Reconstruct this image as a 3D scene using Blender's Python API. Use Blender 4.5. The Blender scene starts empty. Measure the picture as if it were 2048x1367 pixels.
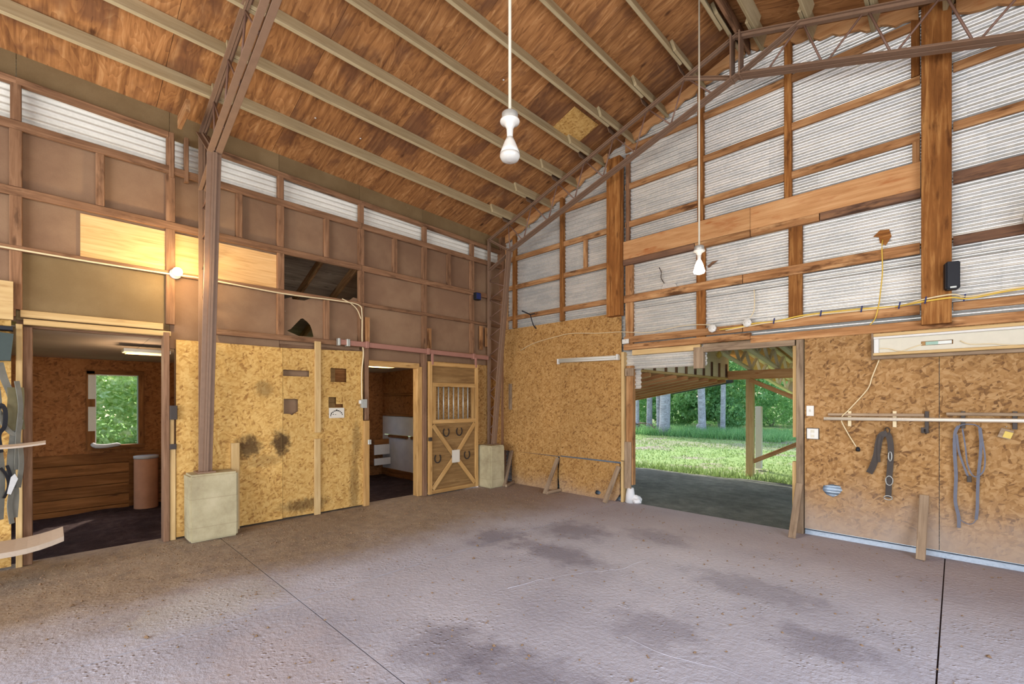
import bpy, bmesh, math, random
import numpy as np
from mathutils import Vector, Matrix
random.seed(7); rng = np.random.default_rng(11)
scene = bpy.context.scene
COL = scene.collection
V = Vector

# ---------------------------------------------------------------- camera, sky, sun, big lights, exposure
YAW = math.atan2(888, 910)
cam = bpy.data.objects.new('camera', bpy.data.cameras.new('camera'))
COL.objects.link(cam); scene.camera = cam
cam.location = (0, 0, 1.6); cam.rotation_euler = (math.pi / 2, 0, YAW)
cam.data.sensor_width = 36; cam.data.lens = 910 / 2048 * 36
cam.data.shift_y = (800 - 683.5) / 2048
cam.data.clip_start = 0.05; cam.data.clip_end = 300

world = bpy.data.worlds.new('sky'); scene.world = world; world.use_nodes = True
wn = world.node_tree.nodes; wl = world.node_tree.links
bg = wn['Background']
sky = wn.new('ShaderNodeTexSky'); sky.sky_type = 'NISHITA'; sky.sun_disc = False
sky.sun_elevation = math.radians(52); sky.sun_rotation = math.radians(-60); sky.air_density = 1.0; sky.dust_density = 2.0
wl.new(sky.outputs[0], bg.inputs[0]); bg.inputs[1].default_value = 0.5

def light(name, kind, loc, target, energy, color, **kw):
    L = bpy.data.lights.new(name, kind); L.energy = energy; L.color = color
    for k, v in kw.items(): setattr(L, k, v)
    o = bpy.data.objects.new(name, L); COL.objects.link(o); o.location = loc
    o.rotation_euler = (V(target) - V(loc)).to_track_quat('-Z', 'Y').to_euler()
    return o
light('sun', 'SUN', (-20, 20, 30), (-20 + 10, 20 - 7, 30 - 15), 3.8, (1.0, .94, .82), angle=math.radians(1.5))
# area fills added out of view, standing for daylight through assumed doors
light('near_fill_light', 'AREA', (-2.0, -4.95, 1.95), (-2.4, 6, 4.0), 560, (.95, .96, 1.0), shape='RECTANGLE', size=6.5, size_y=3.6)
light('side_fill_light', 'AREA', (2.55, 1.2, 1.9), (-6, 2.6, 3.2), 260, (.88, .91, 1.0), shape='RECTANGLE', size=4.6, size_y=3.4)

vs = scene.view_settings
scene.display_settings.display_device = 'sRGB'
vs.view_transform = 'Standard'; vs.look = 'None'; vs.gamma = 1.0; vs.use_curve_mapping = False; vs.exposure = 0.36
scene.cycles.use_denoising = True
scene.cycles.max_bounces = 6; scene.cycles.diffuse_bounces = 4; scene.cycles.glossy_bounces = 2
scene.cycles.transmission_bounces = 3; scene.cycles.transparent_max_bounces = 4
scene.cycles.caustics_reflective = False; scene.cycles.caustics_refractive = False
scene.cycles.sample_clamp_indirect = 4.0

# ---------------------------------------------------------------- materials
def s2l(c): return tuple((x / 12.92 if x <= .04045 else ((x + .055) / 1.055) ** 2.4) for x in [v / 255 for v in c])

class NT:
    def __init__(s, name, rough=.8, metal=0.0, spec=.3):
        s.m = bpy.data.materials.new(name); s.m.use_nodes = True
        s.n = s.m.node_tree.nodes; s.l = s.m.node_tree.links
        s.b = s.n['Principled BSDF']; s.b.inputs['Roughness'].default_value = rough
        s.b.inputs['Metallic'].default_value = metal
        s.b.inputs['Specular IOR Level'].default_value = spec
    def set(s, sock, v):
        if isinstance(v, bpy.types.NodeSocket): s.l.new(v, sock)
        elif v is not None:
            try: sock.default_value = v
            except Exception: sock.default_value = tuple(v) + (1,)
    def coord(s, scale=(1, 1, 1), rot=(0, 0, 0), src='Object', rnd=40.0):
        t = s.n.new('ShaderNodeTexCoord'); v = t.outputs[src]
        if src == 'Geo': pass
        if rnd:
            oi = s.n.new('ShaderNodeObjectInfo'); mu = s.n.new('ShaderNodeVectorMath'); mu.operation = 'MULTIPLY_ADD'
            cb = s.n.new('ShaderNodeCombineXYZ')
            for k, f in enumerate((1.0, .71, .37)):
                q = s.math('MULTIPLY', oi.outputs['Random'], f * rnd); s.l.new(q, cb.inputs[k])
            ad = s.n.new('ShaderNodeVectorMath'); ad.operation = 'ADD'
            s.l.new(v, ad.inputs[0]); s.l.new(cb.outputs[0], ad.inputs[1]); v = ad.outputs[0]
            s.n.remove(mu)
        mp = s.n.new('ShaderNodeMapping'); s.l.new(v, mp.inputs[0]); mp.inputs['Scale'].default_value = scale
        mp.inputs['Rotation'].default_value = rot
        return mp.outputs[0]
    def pos(s):
        g = s.n.new('ShaderNodeNewGeometry'); return g.outputs['Position']
    def xyz(s, v):
        x = s.n.new('ShaderNodeSeparateXYZ'); s.l.new(v, x.inputs[0]); return x.outputs
    def noise(s, v, scale=5, detail=3, rough=.55, dist=0, out='Fac'):
        t = s.n.new('ShaderNodeTexNoise'); s.l.new(v, t.inputs['Vector'])
        t.inputs['Scale'].default_value = scale; t.inputs['Detail'].default_value = detail
        t.inputs['Roughness'].default_value = rough; t.inputs['Distortion'].default_value = dist
        return t.outputs[out]
    def vor(s, v, scale=5, out='Color', feature='F1', rnd=1):
        t = s.n.new('ShaderNodeTexVoronoi'); s.l.new(v, t.inputs['Vector']); t.feature = feature
        t.inputs['Scale'].default_value = scale; t.inputs['Randomness'].default_value = rnd
        return t.outputs[out]
    def math(s, op, a, b=None, c=None, clamp=False):
        t = s.n.new('ShaderNodeMath'); t.operation = op; t.use_clamp = clamp
        s.set(t.inputs[0], a)
        if b is not None: s.set(t.inputs[1], b)
        if c is not None: s.set(t.inputs[2], c)
        return t.outputs[0]
    def rng(s, v, a, b, c=0, d=1):
        t = s.n.new('ShaderNodeMapRange'); s.set(t.inputs[0], v)
        for i, x in enumerate((a, b, c, d)): t.inputs[i + 1].default_value = x
        t.interpolation_type = 'SMOOTHSTEP'
        return t.outputs[0]
    def ramp(s, f, stops):
        t = s.n.new('ShaderNodeValToRGB'); s.set(t.inputs[0], f); e = t.color_ramp.elements
        while len(e) < len(stops): e.new(.5)
        for k, (p, c) in enumerate(stops): e[k].position = p; e[k].color = tuple(s2l(c)) + (1,)
        return t.outputs[0]
    def mix(s, f, a, b, mode='MIX'):
        t = s.n.new('ShaderNodeMix'); t.data_type = 'RGBA'; t.blend_type = mode
        s.set(t.inputs[0], f)
        for i, x in ((6, a), (7, b)):
            if isinstance(x, bpy.types.NodeSocket): s.l.new(x, t.inputs[i])
            else: t.inputs[i].default_value = tuple(s2l(x)) + (1,)
        return t.outputs[2]
    def bright(s, c, f):
        t = s.n.new('ShaderNodeVectorMath'); t.operation = 'SCALE'; s.l.new(c, t.inputs[0]); s.set(t.inputs['Scale'], f); return t.outputs[0]
    def objrand(s, lo, hi):
        oi = s.n.new('ShaderNodeObjectInfo'); return s.math('MULTIPLY_ADD', oi.outputs['Random'], hi - lo, lo)
    def col(s, c): s.set(s.b.inputs['Base Color'], c if isinstance(c, bpy.types.NodeSocket) else tuple(s2l(c)) + (1,)); return s
    def bump(s, h, strength=.3, dist=.01):
        t = s.n.new('ShaderNodeBump'); t.inputs['Strength'].default_value = strength; t.inputs['Distance'].default_value = dist
        s.l.new(h, t.inputs['Height']); s.l.new(t.outputs[0], s.b.inputs['Normal']); return s

def plain(name, c, rough=.6, metal=0, spec=.3, var=.12, sc=30):
    t = NT(name, rough, metal, spec); n = t.noise(t.coord(), sc, 3)
    base = t.mix(0, c, c)
    t.col(t.bright(base, t.math('MULTIPLY_ADD', n, var * 2, 1 - var))); return t.m

def wood(name, dark, mid, lite, rough=.85, stain=.5, rnd=(.85, 1.12), knots=True, stainc=(58, 36, 22)):
    t = NT(name, rough, 0, .2)
    c1 = t.coord((1.6, 26, 26)); g = t.noise(c1, 1.0, 5, .65, .6)
    c2 = t.coord((1.1, 3.5, 3.5)); b = t.noise(c2, 1.6, 3, .6)
    c = t.ramp(t.math('MULTIPLY_ADD', g, .7, t.math('MULTIPLY', b, .3)), [(.3, dark), (.5, mid), (.68, lite)])
    if stain:
        m = t.rng(t.noise(t.coord((1.0, 4, 4)), 2.3, 4, .65), .53, .72)
        c = t.mix(t.math('MULTIPLY', m, stain), c, stainc)
    if knots:
        d = t.vor(t.coord((2.2, 8, 8)), 1.0, 'Distance'); k = t.rng(d, .05, .16, 1, 0)
        c = t.mix(t.math('MULTIPLY', k, .6), c, stainc)
    t.col(t.bright(c, t.objrand(*rnd))); t.bump(g, .25, .004); return t.m

def osb(name, lo, mid, hi, drk, dust=None, dustc=(158, 142, 128), sc=1.0, splash=None):
    t = NT(name, .85, 0, .2)
    base = t.coord((1, 1, 1))
    w = t.noise(base, 9, 2, .5, 0, 'Color'); va = t.n.new('ShaderNodeVectorMath'); va.operation = 'MULTIPLY_ADD'
    t.l.new(w, va.inputs[0]); va.inputs[1].default_value = (.03, .03, 0); t.l.new(base, va.inputs[2])
    vals = []
    for k, ang in enumerate((.35, 1.45, 2.5)):
        m0 = t.n.new('ShaderNodeMapping'); t.l.new(va.outputs[0], m0.inputs[0]); m0.inputs['Rotation'].default_value = (0, 0, ang)
        mp = t.n.new('ShaderNodeMapping'); t.l.new(m0.outputs[0], mp.inputs[0]); mp.inputs['Scale'].default_value = (14 * sc, 44 * sc, 3)
        mp.inputs['Location'].default_value = (k * 3.3, k, k)
        vals.append(t.xyz(t.vor(mp.outputs[0], 1.0, 'Color')))
    s1 = t.math('GREATER_THAN', vals[2][1], .5)
    a = t.math('MULTIPLY', vals[0][0], s1); b2 = t.math('MULTIPLY', vals[1][0], t.math('SUBTRACT', 1.0, s1))
    f = t.math('ADD', a, b2)
    f = t.math('MULTIPLY_ADD', f, .62, t.math('MULTIPLY', vals[2][0], .38))
    g = t.noise(t.coord((1, 1, 1)), 60, 3, .6)
    f2 = t.math('MULTIPLY_ADD', g, .16, t.math('SUBTRACT', f, .08))
    c = t.ramp(f2, [(.08, drk), (.26, lo), (.5, mid), (.85, hi)])
    big = t.noise(t.coord((1, 1, 1), rnd=3), 1.4, 4, .6)
    c = t.bright(c, t.math('MULTIPLY_ADD', big, .44, .78))
    # dark chips scattered over the board
    cv = t.coord((9, 20, 3), (0, 0, .6)); gate = t.math('GREATER_THAN', t.xyz(t.vor(cv, 1.0, 'Color'))[0], .72)
    ch = t.math('MULTIPLY', t.rng(t.vor(cv, 1.0, 'Distance'), .10, .26, .5, 0), gate)
    c = t.mix(ch, c, drk)
    if dust:
        z = t.xyz(t.pos())[2]; n = t.noise(t.pos(), 2.2, 4, .6)
        m = t.rng(t.math('MULTIPLY_ADD', n, .7, z), dust[0], dust[1], dust[2], 0)
        c = t.mix(m, c, dustc)
    if splash:
        p = t.pos(); n = t.noise(p, 14, 5, .7); tot = None
        for (y, z, ry, rz, amt) in splash:
            q = t.xyz(p); dy = t.math('MULTIPLY', t.math('SUBTRACT', q[1], y), 1 / ry); dz = t.math('MULTIPLY', t.math('SUBTRACT', q[2], z), 1 / rz)
            d = t.math('SQRT', t.math('ADD', t.math('MULTIPLY', dy, dy), t.math('MULTIPLY', dz, dz)))
            m = t.math('MULTIPLY', t.rng(t.math('MULTIPLY_ADD', n, 1.4, t.math('SUBTRACT', d, .7)), .35, 1.0, 1, 0), amt)
            tot = m if tot is None else t.math('MAXIMUM', tot, m)
        c = t.mix(tot, c, (60, 42, 26))
    t.col(t.bright(c, t.objrand(.94, 1.06))); t.bump(f2, .2, .004); return t.m

M = {}
M['osb_left'] = osb('strand_board_yellow', (182, 140, 76), (196, 155, 88), (208, 170, 104), (150, 108, 58), sc=1.1,
                    splash=[(1.80, 1.0, .20, .22, .85), (2.19, 1.03, .16, .22, .9), (1.95, .82, .35, .12, .35), (2.5, .16, .45, .12, .65), (3.22, .3, .10, .75, .45), (3.25, 1.0, .09, .35, .4), (1.98, 1.75, .15, .14, .45)])
M['osb_back'] = osb('strand_board_orange', (134, 98, 58), (152, 114, 70), (168, 132, 88), (104, 74, 46), dust=(.3, 1.15, .85), sc=.95)
M['osb_corner'] = osb('strand_board_amber', (152, 110, 60), (168, 127, 73), (182, 142, 88), (120, 84, 46), dust=(.1, .75, .6), sc=1.25)
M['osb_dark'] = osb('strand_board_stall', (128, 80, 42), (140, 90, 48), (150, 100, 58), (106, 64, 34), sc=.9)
M['girt'] = wood('girt_timber', (100, 72, 50), (134, 98, 70), (162, 124, 92), stain=.6)
M['girt_warm'] = wood('back_wall_timber', (114, 76, 44), (160, 114, 72), (198, 156, 108), stain=.88, stainc=(70, 40, 20))
M['beam'] = wood('planed_header', (168, 116, 70), (194, 144, 94), (210, 164, 114), stain=.5, stainc=(160, 80, 30))
M['post'] = wood('stained_post', (96, 56, 24), (138, 88, 42), (186, 134, 76), stain=.75, stainc=(72, 38, 14))
M['dark_beam'] = wood('weathered_dark_board', (82, 60, 48), (112, 82, 62), (150, 110, 76), stain=.8, stainc=(48, 34, 28))
M['purlin'] = wood('purlin_timber', (158, 138, 100), (174, 156, 118), (190, 172, 134), stain=.12, knots=False, rnd=(.93, 1.05))
M['lumber'] = wood('new_lumber', (176, 142, 92), (196, 164, 112), (212, 182, 132), stain=.15, rnd=(.92, 1.05), stainc=(140, 92, 50))
M['pine'] = wood('pale_truss_pine', (222, 206, 176), (234, 220, 194), (240, 228, 206), stain=.05, knots=False, rnd=(.97, 1.03))
M['roofdeck'] = wood('porch_roof_deck', (168, 118, 72), (196, 146, 98), (212, 168, 122), stain=.1, knots=False)
M['grey_wood'] = wood('weathered_grey_wood', (112, 92, 72), (144, 122, 98), (172, 150, 122), stain=.4)
M['door_wood'] = wood('door_framing', (150, 110, 62), (176, 136, 82), (196, 158, 104), stain=.4, stainc=(110, 76, 40))
M['door_ply'] = wood('door_plywood', (112, 82, 46), (140, 106, 64), (164, 130, 84), stain=.4, knots=False, stainc=(86, 58, 30))
M['jamb'] = wood('brown_jamb', (98, 70, 50), (128, 96, 72), (152, 118, 92), stain=.4)
M['plank_dark'] = wood('stall_plank', (92, 56, 26), (128, 82, 42), (156, 106, 60), stain=.5, stainc=(50, 28, 14))
M['steel'] = plain('brown_painted_steel', (132, 104, 82), .55, .05, .4, .16, 14)
M['rod'] = plain('web_rod_steel', (128, 98, 82), .55, .1, .4, .16, 14)
M['white'] = plain('white_enamel', (206, 202, 192), .4, 0, .5, .04)
M['offwhite'] = plain('yellowed_white_paint', (198, 190, 168), .45, 0, .4, .07, 18)
M['porcelain'] = plain('white_porcelain', (204, 200, 190), .25, 0, .5, .03)
M['paper'] = plain('white_paper', (206, 198, 182), .9, 0, .1, .05)
M['ink'] = plain('black_ink', (52, 46, 42), .9, 0, .1, .1)
M['black'] = plain('black_plastic', (26, 27, 32), .6, 0, .3, .15)
M['dark'] = plain('dark_iron', (64, 56, 50), .55, .5, .4, .2)
M['galv'] = plain('galvanised_fitting', (176, 176, 168), .45, .5, .5, .12)
M['cable_y'] = plain('yellow_cable', (214, 178, 74), .6, 0, .3, .08)
M['cable_w'] = plain('cream_cable', (220, 200, 158), .6, 0, .3, .08)
M['tape'] = plain('blue_tape', (40, 48, 96), .6)
M['leather'] = plain('black_leather', (56, 46, 38), .6, 0, .4, .25)
M['webbing'] = plain('grey_blue_webbing', (104, 106, 116), .8, 0, .2, .18, 22)
M['rail_red'] = plain('faded_red_track', (158, 112, 96), .6, .1, .3, .16, 9)
M['pipe'] = plain('pale_pipe', (222, 212, 194), .4, .2, .4, .08)
M['yellow'] = plain('dull_yellow_plastic', (206, 178, 84), .5)
M['tack'] = plain('dusty_grey_leather', (112, 110, 100), .75, 0, .3, .35, 9)
M['blanket'] = plain('olive_blanket', (112, 104, 76), .9, 0, .1, .3, 12)
M['barrel'] = plain('tan_barrel', (176, 128, 98), .7, 0, .2, .22, 7)
M['rackw'] = plain('pale_rack_board', (178, 160, 140), .7, 0, .2, .1)
M['cloth'] = plain('white_cloth', (186, 184, 180), .9, 0, .1, .1)
M['gutter'] = plain('dark_gutter', (56, 66, 62), .5, .2, .3)
M['gauge'] = plain('teal_label', (150, 178, 160), .7)

def emit(name, c, s):
    t = NT(name); t.b.inputs['Emission Color'].default_value = tuple(s2l(c)) + (1,); t.b.inputs['Emission Strength'].default_value = s
    t.col(c); return t.m
M['glow_warm'] = emit('lit_bulb_warm', (255, 220, 165), 24)
M['glow_white'] = emit('lit_bulb_white', (255, 240, 214), 14)
M['glow_panel'] = emit('lit_ceiling_lens', (255, 214, 140), 1.6)

def fiberboard(name, c, c2):
    t = NT(name, .85, 0, .2); p = t.coord()
    n = t.noise(p, 1.3, 4, .6); n2 = t.noise(p, 90, 2, .6)
    col = t.mix(t.rng(n, .35, .7), c, c2)
    col = t.bright(col, t.math('MULTIPLY_ADD', n2, .2, .9))
    d = t.rng(t.vor(t.coord((3, 3, 3)), 1.0, 'Distance'), .012, .022, .7, 0)
    col = t.mix(d, col, (206, 190, 168))
    t.col(t.bright(col, t.objrand(.92, 1.06))); return t.m
M['fiber'] = fiberboard('brown_fiberboard', (130, 100, 76), (148, 118, 90))
M['stall_ceiling'] = fiberboard('pale_stall_ceiling', (168, 148, 134), (184, 164, 150))
M['fiber_olive'] = fiberboard('olive_fiberboard', (118, 96, 64), (134, 112, 78))

def plyroof():
    t = NT('roof_plywood', .8, 0, .25)
    g = t.noise(t.coord((.42, 18, 4)), 1.0, 5, .66, .35)
    k = t.noise(t.coord((1.7, 6.5, 2)), 1.0, 3, .55, 2.6)
    sw = t.math('FRACT', t.math('MULTIPLY', t.noise(t.coord((1.2, 5, 2)), .9, 2, .5, 1.0), 9.0))
    f = t.math('ADD', t.math('MULTIPLY_ADD', g, .56, t.math('MULTIPLY', k, .36)), t.math('MULTIPLY', t.math('SUBTRACT', sw, .5), .10))
    c = t.ramp(f, [(.26, (100, 62, 36)), (.40, (146, 98, 56)), (.52, (178, 124, 74)), (.68, (212, 164, 110))])
    big = t.noise(t.coord((.9, 1.5, 1)), 1.2, 4, .65)
    c = t.mix(t.rng(big, .48, .64, 0, .66), c, (98, 64, 46))
    kn = t.rng(t.vor(t.coord((1.9, 3.6, 1)), 1.0, 'Distance'), .03, .13, .8, 0)
    c = t.mix(kn, c, (66, 36, 18))
    t.col(t.bright(c, t.objrand(.78, 1.10))); t.bump(g, .2, .003); return t.m
M['plyroof'] = plyroof()
def plypatch():
    t = NT('birch_plywood', .75, 0, .25)
    g = t.noise(t.coord((1.2, 14, 4)), 1.0, 4, .6, 1.5)
    t.col(t.ramp(g, [(.3, (200, 150, 92)), (.5, (222, 176, 116)), (.7, (232, 190, 132))])); return t.m
M['plypatch'] = plypatch()

def corrugated(name, c, c2, metal=.5, rough=.34):
    t = NT(name, rough, metal, .5); p = t.coord((1, 1, 1))
    n = t.noise(t.coord((1.5, 6, 6)), 1.2, 4, .65); sp = t.vor(p, 55, 'Color')
    f = t.math('MULTIPLY_ADD', t.xyz(sp)[0], .18, n)
    col = t.mix(t.rng(f, .42, .78), c, c2)
    d = t.rng(t.vor(t.coord((4, 4, 7)), 1.0, 'Distance'), .012, .02, .6, 0)
    col = t.mix(d, col, (90, 84, 76))
    t.col(t.bright(col, t.objrand(.93, 1.05))); return t.m
M['tin'] = corrugated('galvanised_tin', (226, 222, 212), (200, 200, 194))
M['tin_white'] = corrugated('white_painted_tin', (234, 230, 216), (222, 218, 204), 0.0, .5)
M['tin_blue'] = corrugated('shaded_tin', (190, 202, 214), (164, 178, 192))  # bluish copy of the tin, shade put into its colour

def concrete_pier():
    t = NT('cast_concrete', .9, 0, .2); p = t.coord()
    n = t.noise(p, 3, 5, .65); n2 = t.noise(p, 40, 3)
    c = t.ramp(n, [(.3, (148, 134, 104)), (.5, (172, 160, 126)), (.7, (188, 176, 142))])
    ring = t.rng(t.math('ABSOLUTE', t.math('SUBTRACT', t.math('FRACT', t.math('MULTIPLY', t.xyz(t.pos())[2], 3.1)), .5)), .0, .025, .35, 0)
    c = t.mix(ring, c, (132, 114, 84))
    t.col(c); t.bump(n2, .25, .004); return t.m
M['pier'] = concrete_pier()

def floor_mat():
    t = NT('dusty_concrete_floor', .82, 0, .25); P = t.pos(); q = t.xyz(P)
    big = t.noise(P, .8, 5, .62); fine = t.noise(P, 26, 4, .65); med = t.noise(P, 5, 4, .6)
    base = t.ramp(big, [(.3, (154, 152, 160)), (.5, (172, 170, 177)), (.7, (186, 184, 190))])
    base = t.bright(base, t.math('MULTIPLY_ADD', fine, .26, .87))
    # trodden earth along the stalls (left) and the far corner
    e1 = t.rng(t.math('MULTIPLY_ADD', big, 1.5, q[0]), -4.35, -3.1, 1, 0)
    earth = t.ramp(t.noise(P, 7, 5, .7), [(.3, (112, 92, 66)), (.5, (138, 117, 86)), (.72, (160, 140, 108))])
    c = t.mix(t.math('MULTIPLY', e1, .85), base, earth)
    # reddish dust by the right-hand boards
    r1 = t.rng(t.math('MULTIPLY_ADD', big, 1.0, q[1]), 4.6, 6.4, 0, .5)
    c = t.mix(r1, c, (156, 138, 132))
    # dark scuffed smears
    def blob(x, y, rx, ry, amt, c, colr=(98, 92, 102)):
        dx = t.math('MULTIPLY', t.math('SUBTRACT', q[0], x), 1 / rx); dy = t.math('MULTIPLY', t.math('SUBTRACT', q[1], y), 1 / ry)
        d = t.math('SQRT', t.math('ADD', t.math('MULTIPLY', dx, dx), t.math('MULTIPLY', dy, dy)))
        m = t.rng(t.math('MULTIPLY_ADD', med, 1.5, t.math('SUBTRACT', d, .75)), .3, 1.0, amt, 0)
        return t.mix(m, c, colr)
    for b in [(-3.35, 4.55, .55, .5, .55), (-3.0, 3.75, .85, .32, .55), (-3.85, 3.7, .35, .5, .55), (-1.5, 3.0, .45, .4, .42), (-1.25, 4.2, .7, .35, .4), (-.65, 3.55, .45, .3, .5), (-2.35, 1.8, .5, .4, .45), (-2.5, 5.0, .6, .35, .4), (-1.6, 1.9, .9, .4, .5)]:
        c = blob(*b, c)
    # pale swept patch at the stall side, whitish grit in front
    c = blob(-4.2, .9, .5, .75, .55, c, (176, 172, 162)); c = blob(-2.9, 1.0, .8, .6, .6, c, (178, 168, 168))
    cr = t.rng(t.math('ABSOLUTE', t.math('SUBTRACT', t.noise(P, 1.1, 3, .5, .5), .5)), .0, .006, .0, 0)
    peb = t.vor(P, 24, 'Distance'); pm = t.rng(t.noise(P, 1.7, 3), .45, .65)
    t.col(c)
    h = t.math('ADD', t.math('MULTIPLY', fine, .55), t.math('MULTIPLY', t.math('MULTIPLY', t.rng(peb, .0, .35, 1, 0), pm), .6))
    t.bump(h, .8, .022); return t.m
M['floor'] = floor_mat()
def soil(name, a, b, c, sc=6, bs=.8):
    t = NT(name, .95, 0, .1); P = t.pos(); n = t.noise(P, sc, 6, .7); n2 = t.noise(P, 30, 4, .7)
    big = t.noise(P, .7, 3)
    t.col(t.ramp(t.math('MULTIPLY_ADD', big, .5, t.math('MULTIPLY', n, .5)), [(.35, a), (.5, b), (.66, c)])); t.bump(n2, bs, .03); return t.m
M['soil_stall'] = soil('dark_bedding', (40, 30, 28), (60, 46, 44), (90, 74, 70))
M['soil_yard'] = soil('black_crushed_dirt', (88, 90, 82), (114, 116, 106), (142, 144, 132))
def lawn():
    t = NT('patchy_lawn', .95, 0, .1); P = t.pos(); n = t.noise(P, .55, 5, .65); n2 = t.noise(P, 8, 4, .7)
    g = t.ramp(n2, [(.3, (88, 110, 60)), (.5, (116, 138, 80)), (.7, (150, 164, 112))])
    d = t.ramp(n2, [(.3, (112, 100, 92)), (.7, (150, 136, 126))])
    q = t.xyz(P)
    band = t.rng(t.math('ABSOLUTE', t.math('SUBTRACT', q[1], t.math('MULTIPLY_ADD', q[0], .25, 19.3))), .6, 1.6, .55, 0)
    t.col(t.mix(t.math('MAXIMUM', t.rng(n, .52, .66), band), g, d)); t.bump(n2, .5, .03); return t.m
M['lawn'] = lawn()
def leafmat(name, a, b, c):
    t = NT(name, .6, 0, .3)
    P = t.pos(); n = t.noise(P, 1.3, 4, .7); n2 = t.noise(P, 17, 2)
    f = t.math('MULTIPLY_ADD', n2, .5, t.math('MULTIPLY', n, .5))
    col = t.ramp(f, [(.3, a), (.5, b), (.68, c)])
    t.col(col)
    tr = t.n.new('ShaderNodeBsdfTranslucent'); t.l.new(col, tr.inputs[0])
    mx = t.n.new('ShaderNodeMixShader'); mx.inputs[0].default_value = .45
    out = t.n['Material Output']; t.l.new(t.b.outputs[0], mx.inputs[1]); t.l.new(tr.outputs[0], mx.inputs[2]); t.l.new(mx.outputs[0], out.inputs[0])
    return t.m
M['leaf'] = leafmat('tree_leaves', (86, 122, 58), (136, 172, 92), (196, 218, 146))
M['leaf2'] = leafmat('under_leaves', (82, 124, 70), (130, 176, 106), (190, 220, 154))
M['leaf_sun'] = leafmat('sunlit_leaves', (110, 146, 74), (170, 200, 122), (226, 238, 196))  # lighter leaf copy, sunlight put into its colour
M['blade'] = leafmat('grass_blades', (96, 118, 62), (128, 150, 86), (176, 188, 130))
M['bark'] = wood('tree_bark', (120, 116, 114), (164, 160, 158), (204, 200, 200), stain=.4, knots=False, stainc=(64, 60, 54))
M['brush'] = wood('dead_brush', (82, 66, 54), (116, 98, 82), (150, 132, 114), stain=0, knots=False)

# ---------------------------------------------------------------- object helpers
WLOC = {}
def place(o, parent, mat):
    """link o with world matrix mat under parent (parents are pure translations)"""
    COL.objects.link(o)
    if parent is not None:
        o.parent = parent
        base = WLOC.get(parent.name, V((0, 0, 0)))
        o.matrix_basis = Matrix.Translation(-base) @ mat
    else:
        o.matrix_basis = mat
    WLOC[o.name] = mat.translation.copy()
    return o
def meta(o, label=None, cat=None, group=None, kind=None):
    if label: o['label'] = label
    if cat: o['category'] = cat
    if group: o['group'] = group
    if kind: o['kind'] = kind
    return o
def thing(name, label, cat, loc, group=None):
    o = bpy.data.objects.new(name, None); o.empty_display_size = .1
    place(o, None, Matrix.Translation(V(loc))); return meta(o, label, cat, group)
def struct(name):
    o = bpy.data.objects.new(name, None); o.empty_display_size = .1
    place(o, None, Matrix.Identity(4)); o['kind'] = 'structure'; return o
def mk(name, verts, faces, mat, parent=None, M4=None, smooth=False):
    me = bpy.data.meshes.new(name); me.from_pydata([tuple(v) for v in verts], [], faces); me.update()
    me.materials.append(M[mat] if isinstance(mat, str) else mat)
    if smooth:
        for p in me.polygons: p.use_smooth = True
    return place(bpy.data.objects.new(name, me), parent, M4 or Matrix.Identity(4))

_bc = {}
def board_mesh(L, w, t, mat, ch=.005):
    key = (round(L, 3), round(w, 3), round(t, 3), mat)
    if key in _bc: return _bc[key]
    ch = min(ch, w * .2, t * .2); a, b = w / 2, t / 2
    ring = [(-b + ch, -a), (b - ch, -a), (b, -a + ch), (b, a - ch), (b - ch, a), (-b + ch, a), (-b, a - ch), (-b, -a + ch)]
    vs_ = [(x, y, z) for x in (-L / 2, L / 2) for (y, z) in ring]
    fs = [(i, (i + 1) % 8, 8 + (i + 1) % 8, 8 + i) for i in range(8)] + [tuple(range(7, -1, -1)), tuple(range(8, 16))]
    me = bpy.data.meshes.new('board'); me.from_pydata(vs_, [], fs); me.update(); me.materials.append(M[mat])
    _bc[key] = me; return me
def frame_m(p0, p1, up):
    x = (p1 - p0); L = x.length; x.normalize(); z = up - x * up.dot(x); z.normalize(); y = z.cross(x)
    m = Matrix((x, y, z)).transposed().to_4x4(); m.translation = (p0 + p1) / 2
    return m, L
def board(name, p0, p1, w, t, mat, parent=None, up=(0, 0, 1)):
    """board from p0 to p1 (axis centre line); w along 'up', t across"""
    m, L = frame_m(V(p0), V(p1), V(up))
    return place(bpy.data.objects.new(name, board_mesh(L, w, t, mat)), parent, m)
def box(name, lo, hi, mat, parent=None, axis=None):
    lo, hi = V(lo), V(hi); d = hi - lo; c = (lo + hi) / 2
    ax = axis if axis is not None else max(range(3), key=lambda i: d[i])
    e = V((0, 0, 0)); e[ax] = d[ax] / 2
    upi = 2 if ax != 2 else (1 if d[1] > d[0] else 0)
    up = V((0, 0, 0)); up[upi] = 1; ti = 3 - ax - upi
    return board(name, c - e, c + e, d[upi], d[ti], mat, parent, up)
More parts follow.
